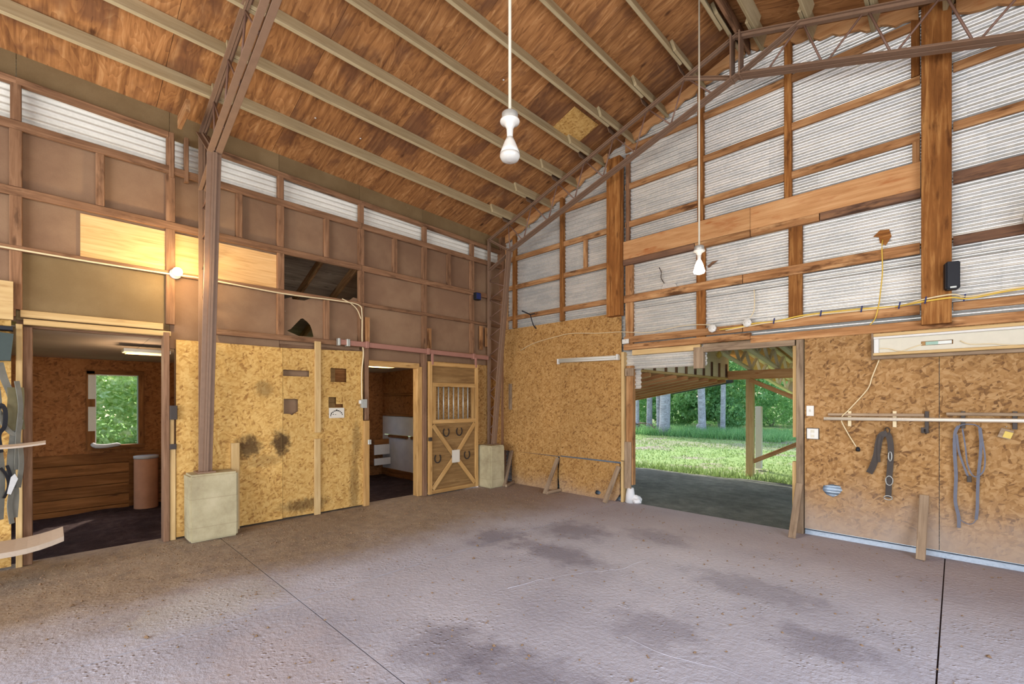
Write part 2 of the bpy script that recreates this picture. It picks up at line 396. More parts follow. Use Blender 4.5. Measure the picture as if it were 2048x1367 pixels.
def plate(name, outer, holes, th, origin, ux, uy, mat, parent=None):
    """flat panel with holes: outline in (u,v); extruded behind its face by th along -(ux x uy)"""
    bm = bmesh.new(); edges = []
    for loop in [outer] + list(holes):
        vv = [bm.verts.new((p[0], p[1], 0)) for p in loop]
        edges += [bm.edges.new((vv[i], vv[(i + 1) % len(vv)])) for i in range(len(vv))]
    bmesh.ops.triangle_fill(bm, use_beauty=True, use_dissolve=False, edges=edges)
    bmesh.ops.recalc_face_normals(bm, faces=bm.faces[:])
    if sum(f.normal.z * f.calc_area() for f in bm.faces) < 0: bmesh.ops.reverse_faces(bm, faces=bm.faces[:])
    r = bmesh.ops.extrude_face_region(bm, geom=bm.faces[:])
    nv = [g for g in r['geom'] if isinstance(g, bmesh.types.BMVert)]
    for v in nv: v.co.z -= th
    bmesh.ops.recalc_face_normals(bm, faces=bm.faces[:])
    me = bpy.data.meshes.new(name); bm.to_mesh(me); bm.free(); me.materials.append(M[mat])
    ux, uy = V(ux), V(uy); m = Matrix((ux, uy, ux.cross(uy))).transposed().to_4x4(); m.translation = V(origin)
    return place(bpy.data.objects.new(name, me), parent, m)
def rect(a, b, c, d): return [(a, c), (b, c), (b, d), (a, d)]
def tube_data(path, r, n=8, closed=False, flat=None, nrm=None):
    """sweep; flat=(w,t): ribbon of width w in the plane across nrm"""
    P = [V(p) for p in path]; k = len(P); vs_, fs = [], []
    up = V(nrm) if nrm else None
    for i in range(k):
        a = P[(i - 1) % k] if (closed or i > 0) else P[i]; b = P[(i + 1) % k] if (closed or i < k - 1) else P[i]
        t = (b - a).normalized()
        u = up if up else (V((0, 0, 1)) if abs(t.z) < .9 else V((0, 1, 0)))
        s = t.cross(u).normalized(); u2 = s.cross(t).normalized()
        if flat:
            w, th = flat
            for (x, y) in ((-w / 2, -th / 2), (w / 2, -th / 2), (w / 2, th / 2), (-w / 2, th / 2)): vs_.append(P[i] + s * x + u2 * y)
        else:
            rr = float(np.interp(i / max(1, k - 1), np.linspace(0, 1, len(r)), r)) if isinstance(r, (list, tuple)) else r
            for j in range(n):
                an = 2 * math.pi * j / n; vs_.append(P[i] + s * rr * math.cos(an) + u2 * rr * math.sin(an))
    m = 4 if flat else n
    for i in range(k if closed else k - 1):
        i2 = (i + 1) % k
        for j in range(m): fs.append((i * m + j, i * m + (j + 1) % m, i2 * m + (j + 1) % m, i2 * m + j))
    if not closed: fs += [tuple(range(m - 1, -1, -1)), tuple(range((k - 1) * m, k * m))]
    return vs_, fs
def smooth_path(pts, sub=5):
    P = [V(p) for p in pts]; out = []
    for i in range(len(P) - 1):
        p0 = P[max(i - 1, 0)]; p1, p2 = P[i], P[i + 1]; p3 = P[min(i + 2, len(P) - 1)]
        for k in range(sub):
            t = k / sub
            out.append(.5 * ((2 * p1) + (p2 - p0) * t + (2 * p0 - 5 * p1 + 4 * p2 - p3) * t * t + (3 * p1 - p0 - 3 * p2 + p3) * t ** 3))
    out.append(P[-1]); return out
def tube(name, path, r, mat, parent=None, n=8, closed=False, sub=0, flat=None, nrm=None):
    if sub: path = smooth_path(path, sub)
    P0 = V(path[0]); pl = [V(p) - P0 for p in path]
    v, f = tube_data(pl, r, n, closed, flat, nrm)
    return mk(name, v, f, mat, parent, Matrix.Translation(P0), smooth=not flat)
def lathe(name, prof, mat, parent, loc, n=24, axis=(0, 0, 1)):
    vs_, fs = [], []
    for (r, z) in prof:
        for j in range(n):
            a = 2 * math.pi * j / n; vs_.append((r * math.cos(a), r * math.sin(a), z))
    for i in range(len(prof) - 1):
        for j in range(n): fs.append((i * n + j, i * n + (j + 1) % n, (i + 1) * n + (j + 1) % n, (i + 1) * n + j))
    fs += [tuple(range(n - 1, -1, -1)), tuple(range((len(prof) - 1) * n, len(prof) * n))]
    q = V((0, 0, 1)).rotation_difference(V(axis)).to_matrix().to_4x4(); q.translation = V(loc)
    o = mk(name, vs_, fs, mat, parent, q, smooth=True)
    return o
def corr_sheet(name, origin, ux, length, height, mat, parent, nrm, pitch=.068, amp=.0132, seg=8):
    """corrugated sheet: ridges along ux, stacked up z; nrm = out of wall"""
    k = int(round(height / pitch * seg)); vs_ = []
    for i in range(k + 1):
        z = height * i / k; d = amp * math.cos(2 * math.pi * z / pitch)
        vs_.append((0, z, d)); vs_.append((length, z, d))
    fs = [(2 * i, 2 * i + 1, 2 * i + 3, 2 * i + 2) for i in range(k)]
    ux, nrm = V(ux), V(nrm); uy = V((0, 0, 1))
    m = Matrix((ux, uy, nrm)).transposed().to_4x4(); m.translation = V(origin)
    o = mk(name, vs_, fs, mat, parent, m, smooth=True); return o

# ================================================================= FLOOR AND GROUND
XL, YB = -6.43, 6.38
floor = struct('floor')
gap = .0045
xs = [(-6.62, -3.77), (-3.77, -.08), (-.08, 2.62)]; ys = [(-5.1, 1.42), (1.42, 6.44)]
def slab(x0, x1, y0, y1):
    nx, ny = max(2, int((x1 - x0) / .35)), max(2, int((y1 - y0) / .35))
    bx = lambda lo, hi, n: [lo] + [lo + (hi - lo) * i / n for i in range(1, n)] + [hi]
    X = bx(x0 + gap, x1 - gap, nx); Y = bx(y0 + gap, y1 - gap, ny)
    vs_, fs = [], []
    for j, y in enumerate(Y):
        for i, x in enumerate(X):
            e = .004 if (i in (0, nx) or j in (0, ny)) else 0
            vs_.append((x, y, -e + (.003 * math.sin(3.1 * x + 1.7 * y) * math.cos(2.3 * y - x) if not e else 0)))
    w = nx + 1
    for j in range(ny):
        for i in range(nx): fs.append((j * w + i, j * w + i + 1, (j + 1) * w + i + 1, (j + 1) * w + i))
    rim = [i for i in range(w)] + [j * w + nx for j in range(1, ny + 1)] + [ny * w + i for i in range(nx - 1, -1, -1)] + [j * w for j in range(ny - 1, 0, -1)]
    b0 = len(vs_); vs_ += [(vs_[i][0], vs_[i][1], -.12) for i in rim]
    for k in range(len(rim)):
        k2 = (k + 1) % len(rim); fs.append((rim[k2], rim[k], b0 + k, b0 + k2))
    mk('slab', vs_, fs, 'floor', floor, smooth=False)
for (a, b) in xs:
    for (c, d) in ys: slab(a, b, c, d)
box('joint_soil', (-6.6, -5.1, -.14), (2.6, 6.43, -.014), 'soil_stall', floor, 0)

for pts in ([(-2.24, 4.2), (-2.26, 3.9), (-2.34, 3.7), (-2.5, 3.45), (-2.68, 3.0), (-2.72, 2.75)], [(-1.62, 2.75), (-1.35, 2.72), (-1.1, 2.78), (-.95, 2.82), (-.7, 2.8), (-.5, 2.88)]):
    tube('crack', [(x + .012 * math.sin(37 * x + 11 * y), y, -.0015) for x, y in smooth_path([(a, b, 0) for a, b in pts], 6) and [(p.x, p.y) for p in smooth_path([(a, b, 0) for a, b in pts], 6)]], .0045, 'floor', floor, 5)
def ground(name, x0, x1, y0, y1, z, mat, n=60, amp=.03, slope=0):
    from mathutils import noise as mn
    vs_, fs = [], []
    for j in range(n + 1):
        for i in range(n + 1):
            x = x0 + (x1 - x0) * i / n; y = y0 + (y1 - y0) * j / n
            vs_.append((x, y, z + amp * mn.noise(V((x * .9, y * .9, 3))) + amp * .5 * mn.noise(V((x * 3, y * 3, 1)))))
    for j in range(n):
        for i in range(n): fs.append((j * (n + 1) + i, j * (n + 1) + i + 1, (j + 1) * (n + 1) + i + 1, (j + 1) * (n + 1) + i))
    o = mk(name, vs_, fs, mat, None, smooth=True); o['kind'] = 'structure'; return o
ground('ground_dirt', -14, 8, 6.45, 10.2, -.05, 'soil_yard', 90, .035)
ground('ground_lawn', -60, 30, 10.0, 90, -.10, 'lawn', 120, .06)
ground('ground_side', -60, -9.62, -30, 10.1, -.3, 'lawn', 40, .1)
ground('floor_stall', -9.6, -6.55, -1.6, 5.5, -.10, 'soil_stall', 70, .045)

# ================================================================= CEILING
def zt(x): return 4.68 + .32 * (x + 6.42) if x <= -1.93 else 6.117 - .35 * (x + 1.93)   # top of the steel
def dz(x, y): return .021 * (5.95 - max(y, -1.5)) * max(0, 1 - (x + 6.43) / 2.0)   # the eave has settled towards the gable
def zr(x): return zt(x) + .172                                                           # underside of plywood
ceil = struct('ceiling')
sl = math.sqrt(1 + .32 ** 2); sr = math.sqrt(1 + .35 ** 2)
uL = V((1, 0, .32)).normalized(); uR = V((1, 0, -.35)).normalized()
Yk = [-5.1, -4.0, -2.78, -1.56, -.34, .88, 2.10, 3.32, 4.54, 5.76, 6.46]
for i in range(len(Yk) - 1):
    for (xa, xb, u, ov) in ((-6.62, -4.28, uL, 0), (-4.28, -1.93, uL, 0), (-1.93, .4, uR, 1), (.4, 2.7, uR, 1)):
        f = (lambda x: 4.68 + .32 * (x + 6.42) + .172) if not ov else (lambda x: 6.117 - .35 * (x + 1.93) + .172)
        ya, yb, g2 = Yk[i] + .002, Yk[i + 1] - .002, .002
        c4 = [V((x, y, f(x) + dz(x, y))) for (x, y) in ((xa + g2, ya), (xb - g2, ya), (xb - g2, yb), (xa + g2, yb))]
        og = V((xa, Yk[i], f(xa))); m = Matrix((u, V((0, 1, 0)), u.cross(V((0, 1, 0))))).transposed().to_4x4(); m.translation = og; mi = m.inverted()
        vv = [mi @ p for p in c4]; vv += [p + V((0, 0, .015)) for p in vv]
        mk('plywood_sheet', vv, [(3, 2, 1, 0), (4, 5, 6, 7), (0, 1, 5, 4), (1, 2, 6, 5), (2, 3, 7, 6), (3, 0, 4, 7)], 'plyroof', ceil, m)
roof = struct('roof')  # unseen sheets added above the plywood to keep the sun out
for (xa, xb, ov) in ((-6.95, -1.90, 0), (-1.96, 2.85, 1)):
    f = (lambda x: 4.68 + .32 * (x + 6.42) + .34) if not ov else (lambda x: 6.117 - .35 * (x + 1.93) + .34)
    q = [(xa, -5.4, f(xa) + .03), (xb, -5.4, f(xb)), (xb, 6.7, f(xb)), (xa, 6.7, f(xa))]
    mk('sun_block_sheet', q + [(a, b, c + .02) for a, b, c in q], [(3, 2, 1, 0), (4, 5, 6, 7), (0, 1, 5, 4), (1, 2, 6, 5), (2, 3, 7, 6), (3, 0, 4, 7)], 'tin', roof)
PX = [-5.88, -5.30, -4.73, -4.19, -3.66, -3.12, -2.58, -2.08]
PXR = [-1.78, -1.24, -.66, -.08, .5, 1.1, 1.7, 2.3]
def purlin(x, u, a, b, off=0):
    n = V((-u.z, 0, u.x)); c = V((x + off, 0, zt(x) + off * u.z)) + n * .084
    board('purlin', c + V((0, a, dz(x, a))), c + V((0, b, dz(x, b))), .164, .038, 'purlin', ceil, n)
for x in PX:
    purlin(x, uL, -5.1, 1.42); purlin(x, uL, 1.28, 5.72, .042); purlin(x, uL, 5.45, 6.40, .084)
for x in PXR:
    purlin(x, uR, -5.1, 1.42); purlin(x, uR, 1.28, 5.98, .042); purlin(x, uR, 5.8, 6.40)
board('ridge_board', (-1.93, -5.1, 6.18), (-1.93, 6.4, 6.18), .16, .035, 'girt', ceil)
# blocking between the first purlins above the near frame
for x in (-6.12,): box('blocking', (-6.36, 1.05, 4.70), (-5.92, 1.09, 4.84), 'girt_warm', ceil, 0)
# rough nailing boards under the roof along the back gable
def ragged(name, xa, xb, mat):
    n = 26; top, bot = [], []
    for i in range(n + 1):
        x = xa + (xb - xa) * i / n; z = zr(x) - .005
        top.append((x, z)); bot.append((x, z - .13 - .018 * math.sin(i * 1.7) - random.uniform(0, .02)))
    plate(name, bot + top[::-1], [], .04, (0, 6.36, 0), (1, 0, 0), (0, 0, 1), mat, ceil)
for a, b in ((-6.4, -4.05), (-3.72, -1.97), (-1.9, -.28), (0, 2.5)): ragged('gable_nailer', a, b, 'beam')
# strand-board patch between two purlins
o0 = V((-4.24, 5.14, zr(-4.24) - .014)); plate('roof_patch', rect(0, .47, 0, .58), [], -.01, o0, uL, (0, 1, 0), 'osb_left', ceil)
for (x, y) in ((-5.72, 2.35), (-5.72, 2.95), (-4.05, 4.0)):
    lathe('roof_nail', [(.0, 0), (.012, .004), (.012, .01), (0, .014)], 'white', ceil, (x, y, zr(x) + dz(x, y) - .014), 8)

# ================================================================= LEFT WALL
wl_ = struct('wall_left')
UY, UZ = V((0, 1, 0)), V((0, 0, 1))
def lwp(name, y0, y1, z0, z1, mat, x=-6.505, holes=(), outer=None, th=.012):
    return plate(name, outer or rect(y0, y1, z0, z1), holes, th, (x, 0, 0), UY, UZ, mat, wl_)
def lgirt(z, y0, y1, h=.09, mat='girt', x0=-6.47, x1=-6.43): return box('girt', (x0, y0, z - h / 2), (x1, y1, z + h / 2), mat, wl_, 1)
def lstud(y, z0, z1, w=.085, mat='girt', x0=-6.50, x1=-6.435): return box('stud', (x0, y - w / 2, z0), (x1, y + w / 2, z1), mat, wl_, 2)
Y0 = -5.1; SB = [-5.1, -3.9, -2.7, -1.4, -.20, 1.0, 2.19, 3.34, 4.49, 5.55, 6.42]
# girts: one board per bay run
for (z, h) in ((4.235, .085), (3.60, .085), (3.055, .05)):
    for a, b in ((-5.1, -1.4), (-1.4, 1.34), (1.36, 3.34), (3.34, 6.3)): lgirt(z, a + .003, b - .003, h)
for a, b in ((-5.1, -.2), (-.17, .93), (1.45, 3.30), (3.40, 6.1)): lgirt(2.435, a, b, .07, 'lumber' if -1 < a < 1 else 'girt')
box('header', (-6.52, -.15, 2.33), (-6.42, 1.0, 2.385), 'lumber', wl_, 1)
ze = lambda y: .021 * (4.6 - max(y, -1.5))
for a, b in ((-5.1, -.2), (-.2, .98), (1.44, 3.34), (3.34, 6.3)): board('top_plate', (-6.465, a, 4.56 + ze(a)), (-6.465, b, 4.56 + ze(b)), .062, .07, 'girt', wl_)
for y in SB[1:-1]:
    lstud(y, 3.082, 3.556); lstud(y, 3.645, 4.19); lstud(y, 4.28, 4.53 + ze(y), .075)
    if y not in (-.20,): lstud(y, 2.472, 3.028)
lstud(-.20, 2.472, 3.028)
for y in (.40, 1.70, 2.81, 3.92, 5.01, -.8): lstud(y, 3.645, 4.19, .07)
for y in (2.81,): lstud(y, 2.472, 3.028, .075)
box('stud', (-6.50, .985, 4.15), (-6.42, 1.03, 4.66), 'girt', wl_, 2); box('stud', (-6.50, 1.13, 4.15), (-6.42, 1.17, 4.66), 'girt', wl_, 2)
box('corner_post', (-6.56, 6.30, 0), (-6.44, 6.46, 4.9), 'girt', wl_, 2)
box('header_lip', (-6.60, -.20, 2.31), (-6.525, 4.4, 2.40), 'jamb', wl_, 1)
for i in range(len(SB) - 1): corr_sheet('outer_sheet', (-6.60, SB[i + 1], 4.05), (0, -1, 0), SB[i + 1] - SB[i] + .01, .95, 'tin', wl_, (1, 0, 0))
# doubled, split bits on the studs beside the sliding door track
for (y, z0, z1) in ((5.74, 2.55, 3.0), (5.88, 2.62, 2.98), (3.42, 2.42, 2.86), (4.56, 2.46, 2.82)): box('cleat', (-6.435, y - .035, z0), (-6.40, y + .035, z1), 'girt_warm', wl_, 2)
# fibreboard sheets between the members
for i in range(len(SB) - 1):
    a, b = SB[i] + .002, SB[i + 1] - .002
    lwp('fiberboard_panel', a, b, 3.62, 4.26, 'fiber')
    lwp('eave_panel', 0, 0, 0, 0, 'fiber_olive', x=-6.515, outer=[(a, 4.55 + ze(a)), (b, 4.55 + ze(b)), (b, 4.87 + dz(-6.43, b)), (a, 4.87 + dz(-6.43, a))])
    if i == 6: pass
    else: lwp('fiberboard_panel', a, b, 3.06, 3.60, 'fiber')
    if i == 6:   # torn sheet with a ragged top edge and a triangular hole
        out = [(a, 2.36), (b, 2.36), (b, 3.14), (3.24, 3.15), (3.18, 3.10), (3.10, 3.07), (2.9, 3.06), (2.74, 3.085), (2.68, 3.07), (2.52, 2.99), (2.36, 2.985), (2.35, 3.01), (a, 2.95)]
        hole = [(2.29, 2.545), (2.33, 2.53), (2.44, 2.49), (2.62, 2.49), (2.65, 2.50), (2.625, 2.60), (2.60, 2.66), (2.56, 2.70), (2.50, 2.74), (2.47, 2.73), (2.41, 2.66), (2.34, 2.575)]
        lwp('fiberboard_panel', 0, 0, 0, 0, 'fiber', outer=out, holes=[hole])
    elif i in (0, 1, 2, 3): lwp('fiberboard_panel', a, b, 2.36, 3.06, 'fiber')
    elif i == 4: lwp('fiberboard_panel', a, b, 2.38, 3.06, 'fiber_olive')
    elif i == 7: lwp('fiberboard_panel', 3.42, b, 2.2, 3.06, 'fiber')
    else: lwp('fiberboard_panel', a, b, 2.2, 3.06, 'fiber')
# pale plywood sheet nailed over the middle row
plate('plywood_patch', rect(.25, 2.185, 3.085, 3.535), [], .01, (-6.485, 0, 0), UY, UZ, 'plypatch', wl_)
# tin showing in the strip under the eave
for i in range(len(SB) - 1):
    corr_sheet('corrugated_sheet', (-6.56, SB[i + 1], 4.24), (0, -1, 0), SB[i + 1] - SB[i], .46, 'tin_white', wl_, (1, 0, 0))
# lower strand-board sheets, with the cut holes
sq = lambda a, b, c, d: rect(a, b, c, d)
lwp('strand_board_panel', 1.05, 2.208, .02, 2.30, 'osb_left', x=-6.435, th=.012)
lwp('strand_board_panel', 0, 0, 0, 0, 'osb_left', x=-6.435,
    outer=[(2.212, .03), (2.62, .02), (3.36, .02), (3.36, 2.34), (2.212, 2.30)],
    holes=[sq(2.216, 2.56, 1.925, 2.01), [(2.222, 1.42), (2.30, 1.415), (2.33, 1.395), (2.36, 1.42), (2.41, 1.45), (2.41, 1.61), (2.38, 1.62), (2.222, 1.62)],
           sq(2.86, 3.10, 1.865, 2.065), [(2.83, 1.495), (3.05, 1.495), (3.05, 1.545), (2.945, 1.545), (2.945, 1.645), (2.83, 1.645)]])
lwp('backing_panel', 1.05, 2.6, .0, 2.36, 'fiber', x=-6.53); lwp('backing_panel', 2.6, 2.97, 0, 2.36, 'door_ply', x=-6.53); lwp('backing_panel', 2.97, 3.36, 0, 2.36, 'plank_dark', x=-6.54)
lwp('strand_board_panel', 4.46, 6.0, .3, 2.27, 'osb_corner', x=-6.45); lwp('strand_board_panel', 6.0, 6.42, .1, 2.0, 'osb_corner', x=-6.45)
lwp('fiberboard_panel', 5.9, 6.42, 2.0, 3.06, 'fiber', x=-6.51)
lwp('strand_board_panel', -1.4, -.23, .02, 2.45, 'osb_left', x=-6.435); lwp('strand_board_panel', -5.1, -1.404, .02, 2.3, 'osb_left', x=-6.435)
# vertical battens
box('batten', (-6.433, 2.625, 1.15), (-6.40, 2.71, 2.425), 'lumber', wl_, 2)
box('batten', (-6.433, 2.62, .0), (-6.40, 2.705, 1.06), 'lumber', wl_, 2)
box('batten', (-6.433, 1.60, .0), (-6.39, 1.69, 1.07), 'lumber', wl_, 2)
box('foot_board', (-6.43, 4.5, .05), (-6.40, 5.6, .14), 'grey_wood', wl_, 1)

# doorways in the left wall
d1 = struct('door_1')
box('jamb_board', (-6.56, -.20, 0), (-6.42, -.155, 2.33), 'lumber', d1, 2)
box('jamb_board', (-6.60, -.155, 0), (-6.46, -.09, 2.31), 'jamb', d1, 2)
box('jamb_board', (-6.56, .93, 0), (-6.40, .985, 2.37), 'jamb', d1, 2)
box('jamb_board', (-6.50, .99, .0), (-6.42, 1.045, 1.06), 'lumber', d1, 2)
box('jamb_board', (-6.50, .99, 1.10), (-6.42, 1.03, 1.42), 'lumber', d1, 2)
box('latch', (-6.43, .985, 1.38), (-6.385, 1.055, 1.54), 'dark', d1, 2)
box('latch', (-6.43, .985, 1.04), (-6.40, 1.05, 1.10), 'dark', d1, 2)
d2 = struct('door_2')
box('jamb_board', (-6.56, 3.385, 1.30), (-6.42, 3.45, 2.43), 'jamb', d2, 2)
box('jamb_board', (-6.56, 3.36, 0), (-6.40, 3.45, 1.29), 'door_wood', d2, 2)
box('jamb_board', (-6.56, 4.33, 0), (-6.42, 4.42, 2.16), 'door_wood', d2, 2)
box('jamb_board', (-6.50, 4.42, 0), (-6.38, 4.49, 2.42), 'jamb', d2, 2)
box('head_board', (-6.52, 3.45, 2.13), (-6.42, 4.36, 2.215), 'door_wood', d2, 1)
box('latch', (-6.42, 3.42, .93), (-6.38, 3.47, 1.0), 'galv', d2, 2)

# ================================================================= STALLS BEHIND THE LEFT WALL
ws = struct('wall_stall_rear'); RX = -9.5
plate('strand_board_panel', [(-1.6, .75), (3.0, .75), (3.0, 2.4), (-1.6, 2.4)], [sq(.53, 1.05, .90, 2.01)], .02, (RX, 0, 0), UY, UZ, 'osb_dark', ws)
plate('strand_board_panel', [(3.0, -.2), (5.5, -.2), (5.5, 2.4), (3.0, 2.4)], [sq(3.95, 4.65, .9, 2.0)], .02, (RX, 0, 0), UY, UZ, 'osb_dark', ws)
for k in range(6):
    z0 = -.2 + k * .165
    box('plank', (RX, -1.6, z0), (RX + .035 + .006 * (k % 2), .93, z0 + .158), 'plank_dark', ws, 1)
    box('plank', (RX, 1.0, z0), (RX + .03, 3.0, z0 + .158), 'plank_dark', ws, 1)
box('backing_board', (RX - .03, -1.6, -.25), (RX - .005, 3.0, .76), 'plank_dark', ws, 1)
w1 = struct('window_1')
box('casing', (RX, .43, .84), (RX + .05, .53, 2.05), 'plank_dark', w1, 2); box('casing', (RX, 1.05, .84), (RX + .05, 1.12, 2.05), 'plank_dark', w1, 2)
box('casing', (RX, .43, 2.0), (RX + .05, 1.12, 2.07), 'plank_dark', w1, 1); box('window_sill', (RX - .04, .5, .84), (RX + .10, 1.12, .90), 'plank_dark', w1, 1)
box('sash_stile', (RX - .03, .53, .9), (RX, .545, 2.0), 'white', w1, 2); box('sash_stile', (RX - .03, 1.035, .9), (RX, 1.05, 2.0), 'gauge', w1, 2); box('sash_rail', (RX - .03, .545, 1.985), (RX, 1.035, 2.0), 'white', w1, 1)
for (z0, z1) in ((1.62, 1.99), (1.13, 1.50)): box('casing_patch', (RX + .05, .45, z0), (RX + .06, .535, z1), 'paper', w1, 2)
tube('sill_cloth', [(RX + .07, .50, .93), (RX + .11, .54, .90), (RX + .12, .66, .895), (RX + .10, .78, .91), (RX + .08, .82, .90)], [.03, .035, .03, .03, .012], 'cloth', None, 8, sub=3)
meta(bpy.data.objects['sill_cloth'], 'white cloth bundled on the sill of the stall window', 'cloth')
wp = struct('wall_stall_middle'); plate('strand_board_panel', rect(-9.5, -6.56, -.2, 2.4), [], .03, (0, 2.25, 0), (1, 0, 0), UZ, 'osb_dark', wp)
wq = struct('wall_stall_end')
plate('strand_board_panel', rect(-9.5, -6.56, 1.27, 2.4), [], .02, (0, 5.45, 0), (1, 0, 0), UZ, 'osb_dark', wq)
M['whiteboard'] = plain('whitewashed_panel', (208, 206, 204), .8, 0, .2, .2, 4)
plate('white_panel', rect(-9.5, -6.56, .83, 1.26), [], .02, (0, 5.45, 0), (1, 0, 0), UZ, 'whiteboard', wq)
plate('white_panel', rect(-9.5, -6.56, .05, .82), [], .02, (0, 5.45, 0), (1, 0, 0), UZ, 'whiteboard', wq)
box('kick_plank', (-9.5, 5.42, -.2), (-6.56, 5.45, .06), 'plank_dark', wq, 0)
for (z, xa, xb) in ((1.73, -9.4, -6.6), (1.28, -9.5, -7.9), (.80, -9.2, -8.45), (.80, -8.3, -7.0)): box('rail', (xa, 5.41, z - .03), (xb, 5.45, z + .03), 'plank_dark', wq, 0)
wt = struct('wall_stall_start'); plate('strand_board_panel', rect(-9.5, -6.56, -.2, 2.4), [], .03, (0, -1.55, 0), (-1, 0, 0), UZ, 'osb_dark', wt).matrix_basis
cs = struct('ceiling_stall')
for i in range(6): plate('ceiling_sheet', rect(-1.6 + i * 1.22, -1.6 + (i + 1) * 1.22 - .004, -3.05, 0), [], -.012, (-6.53, 0, 2.325), (0, 1, 0), V((1, 0, .028)).normalized(), 'stall_ceiling', cs)
# lean-to roof over the stalls, seen through the torn sheet
lr = struct('roof_stall')
for i in range(4): plate('roof_sheet', rect(-1.6 + i * 2, .4 + i * 2 - .005, 0, 3.6), [], .015, (-6.55, 0, 4.05), (0, 1, 0), V((-3.3, 0, -1.35)).normalized(), 'grey_wood', lr)
for k in range(14): board('rafter', (-6.56, -1.5 + k * .56, 3.96), (-9.6, -1.5 + k * .56, 2.72), .14, .04, 'girt_warm', lr)

def ceiling_light(y0, y1, x0, x1, label):
    t = thing('ceiling_light', label, 'lamp', ((x0 + x1) / 2, (y0 + y1) / 2, 2.22))
    box('housing', (x0, y0, 2.19), (x1, y1, 2.235), 'offwhite', t, 1); box('lens', (x0 + .03, y0 + .03, 2.178), (x1 - .03, y1 - .03, 2.189), 'glow_panel', t, 1)
ceiling_light(.66, 1.12, -7.45, -7.2, 'lit flat ceiling light in the left stall with the window')
ceiling_light(3.75, 4.35, -7.35, -7.1, 'lit flat ceiling light in the stall beside the sliding door')
light('stall_lamp_glow', 'POINT', (-7.3, .8, 2.05), (0, 0, 0), 13, (1, .74, .44), shadow_soft_size=.12)
light('stall_lamp_glow_two', 'POINT', (-7.2, 4.05, 2.05), (0, 0, 0), 16, (1, .86, .66), shadow_soft_size=.12)

t = thing('feed_barrel', 'brown cylindrical barrel with pale rim against the stall planks under the window', 'barrel', (-9.25, 1.12, -.12))
lathe('body', [(.0, 0), (.15, 0), (.155, .02), (.155, .79), (.15, .80)], 'barrel', t, (-9.25, 1.12, -.12))
lathe('rim', [(.13, .80), (.160, .80), (.162, .84), (.14, .845)], 'cloth', t, (-9.25, 1.12, -.12))
t = thing('corner_manger', 'small wooden box manger in the corner of the stall beside the sliding door', 'manger', (-9.25, 5.2, 0))
for k, (z0, z1) in enumerate(((.17, .32), (.40, .62), (.625, .74))): box('front_board', (-9.14, 5.03, z0), (-9.11, 5.42 - .02 * k, z1), 'whiteboard' if k < 2 else 'plank_dark', t, 1)
box('side_board', (-9.46, 5.03, .17), (-9.14, 5.06, .74), 'plank_dark', t, 0); box('bottom_board', (-9.46, 5.06, .17), (-9.14, 5.42, .20), 'plank_dark', t, 0)

# ================================================================= SLIDING DOOR
sd = thing('sliding_stall_door', 'wooden sliding stall door with barred opening and crossed braces', 'door', (-6.34, 5.0, .0))
DX0, DX1 = -6.375, -6.325; F0, F1 = -6.33, -6.305
plate('plywood_panel', rect(4.50, 5.55, .03, 2.24), [rect(4.62, 5.42, 1.29, 1.83)], .02, (-6.335, 0, 0), UY, UZ, 'door_ply', sd)
for (y0, y1) in ((4.475, 4.545), (5.505, 5.575)): box('stile', (F0 - .02, y0, .02), (F1, y1, 2.25), 'door_wood', sd, 2)
for (z0, z1) in ((2.18, 2.25), (.02, .085)): box('rail', (F0 - .02, 4.545, z0), (F1, 5.505, z1), 'door_wood', sd, 1)
for (z0, z1) in ((1.83, 1.90), (1.20, 1.27)): box('bar_frame', (F0, 4.55, z0), (F1, 5.50, z1), 'door_wood', sd, 1)
for (y0, y1) in ((4.55, 4.62), (5.42, 5.49)): box('bar_frame', (F0, y0, 1.27), (F1, y1, 1.83), 'door_wood', sd, 2)
for k in range(7):
    y = 4.69 + k * .109; tube('bar', [(-6.335, y, 1.25), (-6.335, y, 1.85)], .011, 'galv', sd, 8)
for (a, b) in (((4.56, 1.18), (4.99, .66)), ((5.49, 1.18), (5.07, .66)), ((4.56, .10), (5.0, .58)), ((5.49, .10), (5.07, .58))):
    board('brace', (-6.315, a[0], a[1]), (-6.315, b[0], b[1]), .075, .022, 'door_wood', sd, (1, 0, 0)) if False else board('brace', (-6.315, a[0], a[1]), (-6.315, b[0], b[1]), .022, .075, 'door_wood', sd, (1, 0, 0))
def horseshoe(y, z):
    pts = []
    for k in range(13):
        a = math.radians(-230 + 280 * k / 12); pts.append((-6.325, y + .062 * math.cos(a), z + .075 * math.sin(a)))
    tube('horseshoe', pts, 0, 'dark', sd, flat=(.02, .008), nrm=(1, 0, 0))
for p in ((4.85, 1.05), (5.14, 1.05), (4.67, .61), (5.32, .62)): horseshoe(*p)
box('hook', (-6.31, 4.46, .92), (-6.27, 4.52, .98), 'dark', sd, 2)
for y in (4.55, 5.52): box('hanger', (-6.33, y - .02, 2.2), (-6.30, y + .02, 2.38), 'rail_red', sd, 2)
t = meta(plate('paper_notice', rect(4.95, 5.12, .51, .73), [], .002, (-6.290, 0, 0), UY, UZ, 'paper'), 'blank white sheet of paper fixed where the sliding door braces cross', 'paper')
tr = thing('door_track', 'faded red rail with clamps that the sliding stall door hangs from', 'track', (-6.36, 4.4, 2.4))
board('track_rail', (-6.36, 2.94, 2.44), (-6.36, 5.86, 2.40), .075, .05, 'rail_red', tr)
for y in (3.08, 3.38, 4.49, 5.5): 
    z = 2.44 - .04 * (y - 2.94) / 2.92; box('clamp', (-6.40, y - .025, z - .05), (-6.325, y + .025, z + .05), 'galv' if y < 3.2 else 'rail_red', tr, 2)
